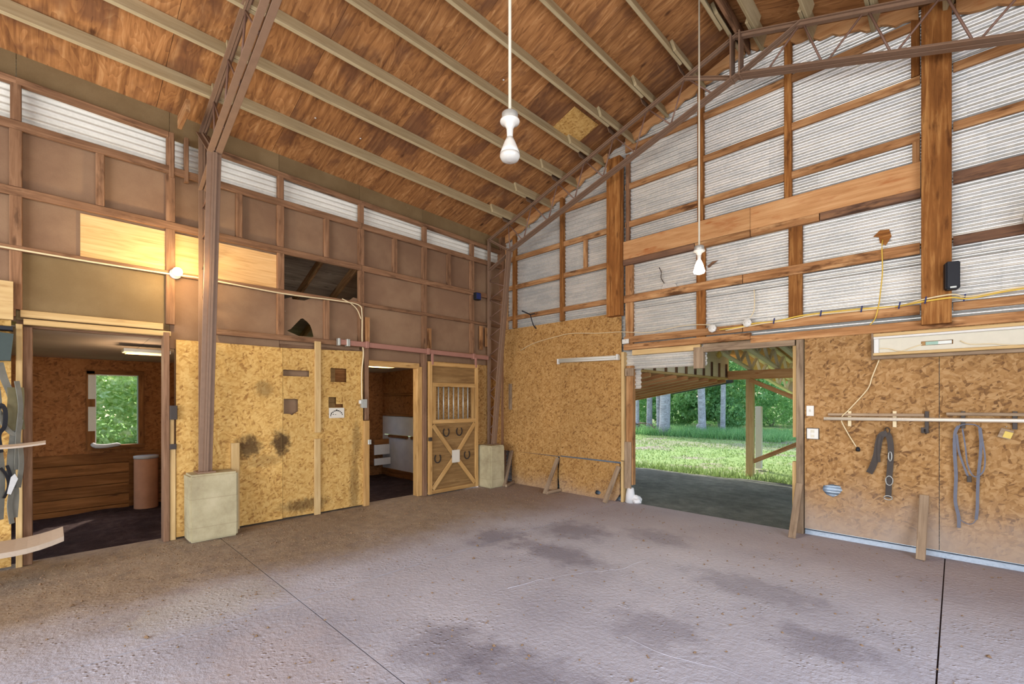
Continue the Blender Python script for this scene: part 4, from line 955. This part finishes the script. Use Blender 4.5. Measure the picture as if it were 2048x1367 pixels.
# tape measure and hook
T = thing('tape_measure', 'grey and yellow tape measure hanging on a nail at far right', 'tape measure', (.335, 6.33, 1.29))
mm = Matrix.Translation(V((.335, 6.325, 1.285))) @ Matrix.Rotation(math.radians(18), 4, 'Y')
place(bpy.data.objects.new('case', board_mesh(.085, .09, .035, 'grey_wood')), T, mm)
place(bpy.data.objects.new('label_face', board_mesh(.055, .06, .006, 'yellow')), T, mm @ Matrix.Translation(V((.016, -.019, -.006))))
tube('nail', [(.34, 6.35, 1.35), (.34, 6.31, 1.352)], .005, 'galv', T, 6)
T = thing('wall_hook', 'small dark iron hook plate under the pipe rail bracket', 'hook', (-.23, 6.335, 1.29))
box('plate', (-.26, 6.335, 1.262), (-.20, 6.345, 1.318), 'dark', T, 2); tube('prong', [(-.23, 6.335, 1.30), (-.23, 6.30, 1.28), (-.225, 6.29, 1.27), (-.22, 6.30, 1.255)], .006, 'dark', T, 6, sub=3)
T = thing('coat_hook', 'black bent iron hook projecting above the orange corner panels', 'hook', (-5.66, 6.33, 3.0))
tube('stem', [(-5.58, 6.36, 2.93), (-5.60, 6.30, 3.0), (-5.62, 6.24, 3.18)], .010, 'black', T, 6, sub=3); tube('arm', [(-5.62, 6.24, 3.18), (-5.70, 6.10, 3.24)], .012, 'black', T, 6); tube('arm', [(-5.62, 6.24, 3.18), (-5.56, 6.30, 3.20)], .012, 'black', T, 6)
# pale shade at the right edge
T = thing('lamp_shade', 'pale metal lamp shade tilted on the gable girt at the right edge', 'lamp', (.56, 6.2, 3.36))
lathe('shade', [(.17, 0), (.175, .01), (.12, .07), (.05, .11), (.04, .16), (0, .165)], 'paper', T, (.60, 6.14, 3.22), 24, V((.2, .75, .6)).normalized())
tube('stem', [(.62, 6.24, 3.32), (.63, 6.37, 3.28)], .015, 'galv', T, 8)

# ================================================================= LAMPS
def pendant(x, y, zb, lit, label):
    T = thing('pendant_lamp', label, 'lamp', (x, y, zb + .42))
    s = 1.0
    tube('rod', [(x, y, zb + .30), (x, y, 6.16)], .0095, 'offwhite', T, 8)
    lathe('junction_box', [(0, .255), (.048, .255), (.05, .26), (.05, .295), (.045, .30), (0, .30)], 'galv', T, (x, y, zb), 20)
    lathe('socket_plate', [(.02, .20), (.026, .215), (.034, .228), (.058, .24), (.061, .248), (.058, .256), (0, .256)], 'porcelain', T, (x, y, zb), 24)
    lathe('bulb_neck', [(.018, .145), (.019, .17), (.021, .2), (.018, .21)], 'porcelain', T, (x, y, zb), 20)
    if lit:
        lathe('bulb', [(.054, .045), (.040, .10), (.022, .145), (.018, .15)], 'glow_white', T, (x, y, zb), 24)
        lathe('bulb_face', [(0, 0), (.03, .002), (.052, .012), (.060, .03), (.054, .046)], 'glow_white', T, (x, y, zb), 24)
        for k in (-1, 1): pass
    else:
        lathe('bulb', [(.062, .045), (.05, .08), (.034, .12), (.02, .15)], 'porcelain', T, (x, y, zb), 24)
        lathe('bulb_face', [(0, 0), (.03, .002), (.052, .012), (.062, .03), (.062, .046)], 'glassy', T, (x, y, zb), 24)
gm = NT('frosted_glass', .15, .0, .5); gm.col((190, 186, 176)); M['glassy'] = gm.m
pendant(-1.97, 2.0, 3.07, False, 'unlit white reflector bulb hanging on a long rod in the middle of the room')
pendant(-1.97, 4.89, 2.95, True, 'lit reflector bulb hanging on a long rod before the gable wall')
light('pendant_glow', 'SPOT', (-1.97, 4.89, 2.94), (-1.97, 4.89, 0), 60, (1, .9, .72), spot_size=math.radians(150), spot_blend=.8, shadow_soft_size=.06)
T = thing('wall_bulb', 'glaring bare bulb in a porcelain holder on the upper left wall', 'lamp', (-6.38, 1.02, 3.05))
lathe('holder', [(0, 0), (.06, 0), (.055, .02), (.03, .035), (.028, .06)], 'porcelain', T, (-6.425, 1.04, 3.05), 20, (1, 0, 0))
lathe('bulb', [(.015, .06), (.02, .075), (.042, .11), (.048, .14), (.04, .17), (.02, .185), (0, .188)], 'glow_warm', T, (-6.425, 1.04, 3.05), 20, (1, 0, 0))
light('wall_bulb_glow', 'POINT', (-5.98, 1.04, 3.0), (0, 0, 0), 24, (1, .76, .42), shadow_soft_size=.06)

# ================================================================= TACK AND RACKS AT THE LEFT EDGE
def saddle_rack(x, y0, y1, z, label, w, curve, th):
    T = thing('saddle_rack', label, 'rack', (x, (y0 + y1) / 2, z))
    n = 16; vs_, fs = [], []
    for i in range(n + 1):
        t = i / n; ly = y0 + (y1 - y0) * t; lift = curve * max(0, (t - .72) / .28) ** 2; ww = w * (1 - .12 * max(0, t - .85) / .15)
        for (dx, dzz) in ((-ww / 2, 0), (ww / 2, -.015), (ww / 2, -.015 - th), (-ww / 2, -th)): vs_.append((x + dx, ly, z + lift + dzz))
    for i in range(n):
        for j in range(4): fs.append((i * 4 + j, i * 4 + 4 + j, i * 4 + 4 + (j + 1) % 4, i * 4 + (j + 1) % 4))
    fs += [(0, 1, 2, 3), tuple(range(n * 4 + 3, n * 4 - 1, -1))]
    c = V((x, (y0 + y1) / 2, z)); mk('seat_board', [V(v) - c for v in vs_], fs, 'rackw', T, Matrix.Translation(c))
    board('support_arm', (x, y0 + .15, z - th - .03), (-6.43, y0 + .15, z - th - .03), .05, .04, 'lumber', T); board('support_arm', (x, y0 + .4, z - th - .03), (-6.43, y0 + .4, z - th - .03), .05, .04, 'lumber', T)
    return T
saddle_rack(-5.95, -1.1, .115, .33, 'lower curved pale saddle rack board at the left edge', .42, .06, .045)
saddle_rack(-5.98, -1.1, .0, 1.205, 'upper thin curved pale saddle rack board at the left edge', .10, .025, .016)
def hang(name, pts, w, mat, label, cat='tack', extra=()):
    T = thing(name, label, cat, pts[0])
    tube('strap', pts, 0, mat, T, sub=4, flat=(w, .012), nrm=(1, .3, 0))
    for e in extra: tube('strap', e, 0, mat, T, sub=4, flat=(w * .7, .01), nrm=(1, .5, 0))
    return T
hang('bridle', [(-6.36, -.30, 1.95), (-6.33, -.27, 1.8), (-6.33, -.22, 1.6), (-6.32, -.21, 1.3), (-6.33, -.23, 1.0), (-6.32, -.20, .75), (-6.33, -.21, .5)], .05, 'tack', 'dusty grey leather tack hanging on the post at the left edge',
     extra=([(-6.33, -.33, 1.85), (-6.30, -.30, 1.6), (-6.31, -.31, 1.3), (-6.30, -.28, .95), (-6.31, -.29, .5)], [(-6.31, -.19, 1.78), (-6.29, -.165, 1.55), (-6.30, -.18, 1.3), (-6.31, -.19, .95)], [(-6.32, -.30, 1.5), (-6.29, -.26, 1.35), (-6.30, -.19, 1.28), (-6.29, -.165, 1.42)],
            [(-6.31, -.25, .95), (-6.29, -.22, .8), (-6.30, -.235, .62), (-6.31, -.22, .45)], [(-6.32, -.17, 1.2), (-6.29, -.16, 1.0), (-6.30, -.18, .78)]))
hang('saddle_blanket', [(-6.34, -.20, 1.72), (-6.325, -.195, 1.62), (-6.32, -.20, 1.45), (-6.325, -.19, 1.32)], .11, 'blanket', 'olive grey folded blanket scrap hanging on the left post', 'blanket')
hang('halter', [(-6.28, -.31, 1.52), (-6.27, -.285, 1.56), (-6.26, -.26, 1.5), (-6.265, -.265, 1.36), (-6.28, -.30, 1.28), (-6.28, -.285, 1.12)], .03, 'black', 'black nylon halter hanging in front of the grey tack', 'halter', extra=([(-6.27, -.29, .98), (-6.26, -.25, .9), (-6.26, -.24, .8), (-6.27, -.27, .7)], [(-6.27, -.25, 1.0), (-6.265, -.225, .88), (-6.27, -.24, .76)]))
meta(plate('paper_strip', [(-.25, .74), (-.225, .73), (-.18, .87), (-.20, .92), (-.225, .89)], [], .003, (-6.25, 0, 0), UY, UZ, 'cloth'), 'curled white scrap caught in the tack at the left edge', 'scrap')
T = thing('bin', 'dark grey plastic bin on the wall above the hanging tack', 'bin', (-6.4, -.4, 2.1))
plate('front_face', [(-.62, 1.95), (-.23, 1.97), (-.21, 2.22), (-.62, 2.26)], [], .1, (-6.30, 0, 0), UY, UZ, 'gutter', T); box('lid', (-6.41, -.62, 2.25), (-6.29, -.215, 2.29), 'black', T, 1)
meta(plate('mounted_board', rect(-.5, -.215, 2.36, 2.72), [], .05, (-6.37, 0, 0), UY, UZ, 'lumber'), 'pale stained board nailed beside the first doorway head', 'board')

# loose dirt crumbs and straw along the stalls
vs_, fs = [], []
for k in range(2600):
    if k % 3: x = -6.3 + abs(rng.normal(0, .9)); y = rng.uniform(-.5, 6.2)
    else: x = rng.uniform(-6.0, .3); y = rng.uniform(.3, 6.2)
    if (x < -6.05 and (1.1 < y < 1.62 or 5.6 < y)) or y > 6.2: continue
    r = rng.uniform(.003, .010) * (1.7 if rng.random() < .06 else 1); b0 = len(vs_)
    e = rng.uniform(.6, 1.8); a = rng.uniform(0, 6.28); ca, sa = math.cos(a), math.sin(a)
    for (px, py, pz) in ((-e, 0, 0), (e, 0, 0), (0, -1, 0), (0, 1, 0), (.1, .1, 1.1)): vs_.append((x + r * (px * ca - py * sa), y + r * (px * sa + py * ca), .002 + r * pz))
    fs += [(b0, b0 + 2, b0 + 4), (b0 + 2, b0 + 1, b0 + 4), (b0 + 1, b0 + 3, b0 + 4), (b0 + 3, b0, b0 + 4)]
M['crumb'] = plain('dry_dirt', (126, 102, 78), .95, 0, .1, .35, 12)
o = mk('dirt_crumbs', vs_, fs, 'crumb'); meta(o, 'dry dirt crumbs scattered over the concrete floor', 'dirt', None, 'stuff')

# ================================================================= PORCH OUTSIDE THE BACK DOORWAY
pr = struct('porch_roof')
BX = -3.66
box('porch_beam', (BX - .03, 6.5, 2.06), (BX + .03, 10.75, 2.10), 'lumber', pr, 1)
plate('blocking_panel', [(6.45, 2.10), (10.75, 2.10), (10.75, 2.64), (6.45, 3.24)], [], .02, (BX - .005, 0, 0), UY, UZ, 'pine', pr)  # upper part added up to the roof to block sun at the doorway
for k in range(10):
    y = 6.75 + k * .42; box('joist_end', (BX - .004, y, 2.10), (BX + .028, y + .05, 2.40), 'dark_beam', pr, 2)
box('cross_beam', (BX, 10.62, 2.06), (2.4, 10.76, 2.25), 'beam', pr, 0)
# left slope: rafters falling away to the left
for k in range(9):
    y = 6.62 + k * .5; board('rafter', (BX - .03, y, 2.045), (-7.6, y, 1.345), .07, .035, 'beam', pr); board('rafter_lit_edge', (BX - .03, y, 2.0), (-7.6, y, 1.30), .014, .045, 'lumber', pr)  # pale strips added for lit lower edges, darker rafters for their shaded sides
for i in range(2): plate('roof_sheet', rect(6.45 + i * 2.2, 8.65 + i * 2.2 - .005, 0, 4.15), [], .012, (BX - .02, 0, 2.09), (0, 1, 0), V((-3.94, 0, -.70)).normalized(), 'roofdeck', pr)
board('gutter', (-5.1, 10.95, 1.79), (BX + .02, 10.95, 2.05), .09, .06, 'gutter', pr)
# right: trusses over the cross beam, falling away from the barn
TX = [-3.2 + .53 * k for k in range(9)]
zq_ = 0
zb_ = lambda y: 2.26 - .137 * (y - 10.65)
for x in TX:
    board('truss_chord', (x, 6.6, zb_(6.6) + .02), (x, 14.2, zb_(14.2) + .02), .04, .09, 'pine', pr)
    board('truss_chord', (x, 6.6, zb_(6.6) + .36), (x, 14.2, zb_(14.2) + .36), .04, .09, 'pine', pr)
    ys_ = np.linspace(6.8, 14.0, 21)
    for k in range(20):
        a = (x, ys_[k], zb_(ys_[k]) + (.04 if k % 2 else .34)); b = (x, ys_[k + 1], zb_(ys_[k + 1]) + (.34 if k % 2 else .04))
        board('truss_web', a, b, .035, .06, 'pine', pr, (1, 0, 0) if False else (0, 0, 1))
for i in range(3): plate('roof_sheet', rect(-3.68 + i * 2.2, -1.48 + i * 2.2 - .005, 0, 8.1), [], .012, (0, 6.4, zb_(6.4) + .40), (1, 0, 0), V((0, 7.6, -1.041)).normalized(), 'roofdeck', pr)
box('fascia', (-3.3, 14.2, zb_(14.2) - .03), (2.4, 14.23, zb_(14.2) + .4), 'rackw', pr, 0)
def porch_post(x, y, h, w, mat, label):
    T = meta(box('porch_post', (x - w / 2, y - w / 2, -.05), (x + w / 2, y + w / 2, h), mat, None, 2), label, 'post'); return T
porch_post(-3.20, 10.69, 2.06, .14, 'lumber', 'nearer square wooden porch post under the cross beam')
porch_post(-3.44, 12.15, 1.45, .13, 'paper', 'farther pale porch post standing in the sun')
meta(board('porch_brace', (-3.14, 10.70, .28), (-1.2, 10.70, 1.28), .09, .04, 'girt_warm'), 'lower diagonal wooden brace rising right from the porch post', 'brace')
meta(board('porch_brace', (-3.18, 10.58, 2.04), (-1.2, 10.58, 1.12), .09, .04, 'beam'), 'upper diagonal wooden brace falling right from the porch beam', 'brace')
def cage_lamp(x, y, z, label):
    T = thing('string_lamp', label, 'lamp', (x, y, z)); lathe('bulb', [(0, 0), (.03, .01), (.045, .05), (.03, .1), (.015, .12)], 'yellow', T, (x, y, z), 12); lathe('cap', [(.02, .11), (.02, .16), (0, .17)], 'yellow', T, (x, y, z), 10)
    for a in range(4): tube('cage_wire', [(x + .05 * math.cos(a * 1.57), y + .05 * math.sin(a * 1.57), z + .12), (x + .06 * math.cos(a * 1.57), y + .06 * math.sin(a * 1.57), z + .04), (x, y, z - .02)], .003, 'yellow', T, 4)
cage_lamp(-5.3, 8.4, 1.52, 'yellow caged work lamp hanging under the left porch rafters')
cage_lamp(-3.10, 8.6, 2.38, 'yellow caged work lamp hanging among the porch trusses')

# ================================================================= TREES AND GRASS
def leaf_mesh(name, cents, rad, n, size, mat, parent=None, flatten=.8):
    cents = np.array(cents, float); k = len(cents); idx = rng.integers(0, k, n)
    d = rng.normal(size=(n, 3)); d /= np.linalg.norm(d, axis=1)[:, None]; r = np.cbrt(rng.random(n))[:, None] * .35 + .65
    rad = np.array(rad, float).reshape(-1, 1) if np.ndim(rad) else np.full((k, 1), rad)
    P = cents[idx] + d * r * rad[idx] * np.array([1, 1, flatten])
    u = rng.normal(size=(n, 3)); u /= np.linalg.norm(u, axis=1)[:, None]
    w = np.cross(u, rng.normal(size=(n, 3))); w /= np.linalg.norm(w, axis=1)[:, None]
    s = size * rng.uniform(.6, 1.4, (n, 1))
    q = np.stack([P - u * s, P + w * s * .5, P + u * s, P - w * s * .5], 1).reshape(-1, 3)
    me = bpy.data.meshes.new(name); me.vertices.add(4 * n); me.vertices.foreach_set('co', q.ravel())
    me.loops.add(4 * n); me.loops.foreach_set('vertex_index', np.arange(4 * n, dtype=np.int32))
    me.polygons.add(n); me.polygons.foreach_set('loop_start', np.arange(0, 4 * n, 4, dtype=np.int32)); me.polygons.foreach_set('loop_total', np.full(n, 4, np.int32))
    me.update(calc_edges=True); me.materials.append(M[mat]); o = bpy.data.objects.new(name, me)
    return place(o, parent, Matrix.Identity(4) if parent is None else Matrix.Identity(4))
def tree(x, y, r, h, label, nleaf=2600, crown=2.2, lean=0, low=1.2, size=.10, mat='leaf'):
    T = thing('tree', label, 'tree', (x, y, -.1))
    pts = [(x, y, -.15), (x + lean * .1, y, .4), (x + lean * .4, y, h * .35), (x + lean * .8, y + .1, h * .7), (x + lean, y, h)]
    tube('trunk', pts, [r * 1.35, r * 1.05, r * .95, r * .8, r * .5, ][:5], 'bark', T, 12)
    cents, rads = [], []
    for k in range(9):
        a = rng.uniform(0, 6.28); zz = rng.uniform(low, h); cents.append((x + crown * .7 * math.cos(a) * rng.random(), y + .8 + crown * .8 * abs(math.sin(a)), zz)); rads.append(rng.uniform(.5, 1.0) * crown * .6)
        tube('branch', [(x + lean * .6, y, zz * .8), ((x + cents[-1][0]) / 2, (y + cents[-1][1]) / 2, zz * .95), cents[-1]], [.05, .035, .015], 'bark', T, 5)
    leaf_mesh('foliage', cents, rads, nleaf, size, mat, T)['kind'] = 'stuff'
trees = [(-10.15, 21.0, .24, 8.5, 'big pale grey trunk in the middle of the view through the back doorway', .2, 1.4),
         (-10.55, 21.3, .11, 7.5, 'slim trunk growing close on the left of the big grey trunk', -.2, 1.6),
         (-8.7, 22.0, .17, 9, 'grey trunk standing behind the stump, right of the big trunk', -.2, 1.6),
         (-7.95, 22.5, .11, 9, 'slim dark trunk just left of the nearer porch post', .1, 1.5),
         (-11.86, 21.5, .09, 8, 'thinnest pale trunk at the left side of the doorway view', 0, 1.2),
         (-11.36, 21.8, .14, 8, 'dark trunk second from the left side of the doorway view', .1, 1.5),
         (-11.9, 44.0, .36, 12, 'thick trunk far off to the right of the pale porch post', 0, 3.0)]
for (x, y, r, h, lab, lean, low) in trees: tree(x, y, r, h, lab, 3000, 2.0, lean, 4.2, .12)
def bush(x, y, z, r, n, label, mat='leaf2', size=.09, fl=.8):
    T = thing('bush', label, 'bush', (x, y, 0), 'bushes along the wood edge')
    cents = [(x + rng.uniform(-r, r) * .7, y + rng.uniform(-.4, .4) * r, z + rng.uniform(-.25, .35) * r) for _ in range(6)]
    for c in cents[:4]: tube('stem', [(x, y, -.12), ((x + c[0]) / 2, (y + c[1]) / 2, c[2] * .5), c], [.03, .02, .01], 'bark', T, 5)
    leaf_mesh('foliage', cents, r * .62, n, size, mat, T, fl)['kind'] = 'stuff'
under = [(-14.6, 25, 1.2, 1.7), (-13.6, 27, 2.6, 2.2), (-12.0, 26, 1.2, 1.5), (-11.6, 25.5, 3.4, 2.0), (-9.9, 24.8, 1.6, 1.4), (-9.3, 26.5, 3.0, 2.0), (-8.2, 26, 2.2, 1.8), (-10.8, 29.5, 4.0, 2.6), (-8.0, 29, 4.2, 2.6), (-13.5, 30, 4.5, 2.8),
         (-10.5, 37, 1.6, 2.6), (-7.0, 36, 2.2, 2.8), (-12.5, 36, 5, 3.2), (-5.5, 30, 2.2, 2.2), (-16, 31, 3, 3), (-17, 35, 6, 3.5), (-11, 40, 6, 4), (-6, 40, 5, 4), (-15, 45, 6, 5), (-9.5, 48, 4, 5), (-20, 50, 5, 6), (-14, 54, 5, 6), (-19, 40, 4, 5), (-12, 33, 1.5, 2.5), (-15, 35, 1.5, 2.5), (-16.5, 28, 1.5, 2.2), (-24, 56, 5, 7), (-8, 56, 5, 7)]
meta(leaf_mesh('woodland_foliage', [(a, b, c) for a, b, c, d in under], [d for a, b, c, d in under], 52000, .13, 'leaf2'), 'dense green understory leaves filling the wood beyond the lawn', 'foliage', None, 'stuff')
bush(-8.7, 24.2, .9, 1.1, 2200, 'rounded green bush beside the stump at the wood edge')
bush(-8.6, 33.0, 1.1, 2.0, 3000, 'wide low green bush far beyond the pale porch post')
thick = [(-13.2, 1.2, 1.0, 1.3), (-13.6, 2.3, 2.2, 1.6), (-14.2, .8, 2.8, 1.7), (-13.0, 2.2, .4, 1.0), (-15.0, 2.6, 1.2, 2.0), (-12.6, .6, .2, .8), (-15, 1, 1.5, 2), (-17, 3, 2, 3)]
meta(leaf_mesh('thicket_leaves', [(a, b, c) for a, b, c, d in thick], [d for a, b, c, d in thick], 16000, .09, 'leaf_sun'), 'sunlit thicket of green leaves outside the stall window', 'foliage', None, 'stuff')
# grass
def blades(name, x0, x1, y0, y1, n, h, label, mat='blade', z=-.1):
    X = rng.uniform(x0, x1, n); Yv = rng.uniform(y0, y1, n); a = rng.uniform(0, 6.28, n); H = h * rng.uniform(.4, 1.3, n); wd = .012 + .010 * rng.random(n)
    b = np.stack([X, Yv, np.full(n, z)], 1); s = np.stack([np.cos(a) * wd, np.sin(a) * wd, 0 * a], 1); tip = b + np.stack([rng.normal(0, .35, n) * H, rng.normal(0, .35, n) * H, H], 1)
    q = np.stack([b - s, b + s, tip], 1).reshape(-1, 3)
    me = bpy.data.meshes.new(name); me.from_pydata(q.tolist(), [], np.arange(3 * n).reshape(-1, 3).tolist()); me.update(); me.materials.append(M[mat])
    meta(place(bpy.data.objects.new(name, me), None, Matrix.Identity(4)), label, 'grass', None, 'stuff')
blades('grass', -12, 2, 10.3, 21, 15000, .06, 'short sunlit lawn grass beyond the porch')
blades('tall_grass', -14, -5, 20.5, 24, 16000, .4, 'tall bright grass in front of the wood edge', 'leaf2')
blades('porch_edge_weeds', -9, 2, 10.15, 10.9, 2600, .16, 'pale weeds along the edge of the black dirt')
# brush pile and stump
T = thing('brush_pile', 'heap of dead grey brushwood under the trees at the left of the doorway view', 'brush pile', (-12.4, 21.6, 0))
for k in range(70):
    c = V((-12.4 + rng.normal(0, .9), 21.6 + rng.normal(0, .4), rng.uniform(0, .45))); a = rng.uniform(0, 3.14); d = V((math.cos(a), math.sin(a), rng.uniform(-.3, .3))) * rng.uniform(.3, .7)
    tube('stick', [c - d, c + V((0, 0, .05)), c + d], [.03, .025, .01], 'brush', T, 5)
T = thing('stump', 'pale broken stump in the tall grass beyond the lawn', 'stump', (-9.0, 22.5, -.1))
lathe('stump_body', [(.26, 0), (.22, .2), (.20, .45), (.13, .55), (0, .5)], 'bark', T, (-9.0, 22.5, -.1), 11); tube('root', [(-9.0, 22.5, .05), (-9.4, 22.3, .0), (-9.6, 22.2, -.1)], [.09, .06, .03], 'bark', T, 7)

# ================================================================= WALLS BEHIND THE CAMERA (with openings made for the added fill lights)
wn_ = struct('wall_near'); wr_ = struct('wall_right')
plate('gable_panel', [(-6.5, 3.8), (2.6, 3.8), (2.6, 4.6), (-1.93, 6.2), (-6.5, 4.75)], [], .03, (0, -5.1, 0), (1, 0, 0), UZ, 'osb_back', wn_)
plate('side_panel', rect(-6.5, -5.4, 0, 3.8), [], .03, (0, -5.1, 0), (1, 0, 0), UZ, 'osb_back', wn_); plate('side_panel', rect(1.4, 2.6, 0, 3.8), [], .03, (0, -5.1, 0), (1, 0, 0), UZ, 'osb_back', wn_)
for (a, b, c, d) in ((-5.1, -1.2, 0, 4.6), (3.6, 6.45, 0, 4.6), (-1.2, 3.6, 3.7, 4.6)): plate('side_panel', rect(a, b, c, d), [], .03, (2.62, 0, 0), (0, 1, 0), UZ, 'osb_back', wr_)

# repeats of one kind share a group phrase
GROUPS = {'pendant_lamp': 'reflector bulbs hanging on rods from the ridge', 'concrete_pier': 'concrete blocks under the steel frames', 'steel_frame': 'steel lattice frames carrying the roof',
          'junction_box': 'octagonal boxes on the cable girt', 'ceiling_light': 'flat ceiling lights in the stalls', 'saddle_rack': 'saddle racks at the left edge', 'kick_brace': 'slanted braces of the low wall panels',
          'leaning_board': 'weathered boards leaning on the gable wall', 'tree': 'trees at the edge of the lawn', 'bush': 'bushes along the wood edge', 'porch_post': 'porch posts', 'porch_brace': 'diagonal porch braces',
          'cable': 'loose cables on the walls', 'wall_strip': 'wood strips above the pipe rail', 'string_lamp': 'caged work lamps under the porch', 'speaker': 'small speakers on the walls'}
for o in COL.objects:
    k = o.name.split('.')[0]
    if o.parent is None and k in GROUPS and o.get('label'): o['group'] = GROUPS[k]
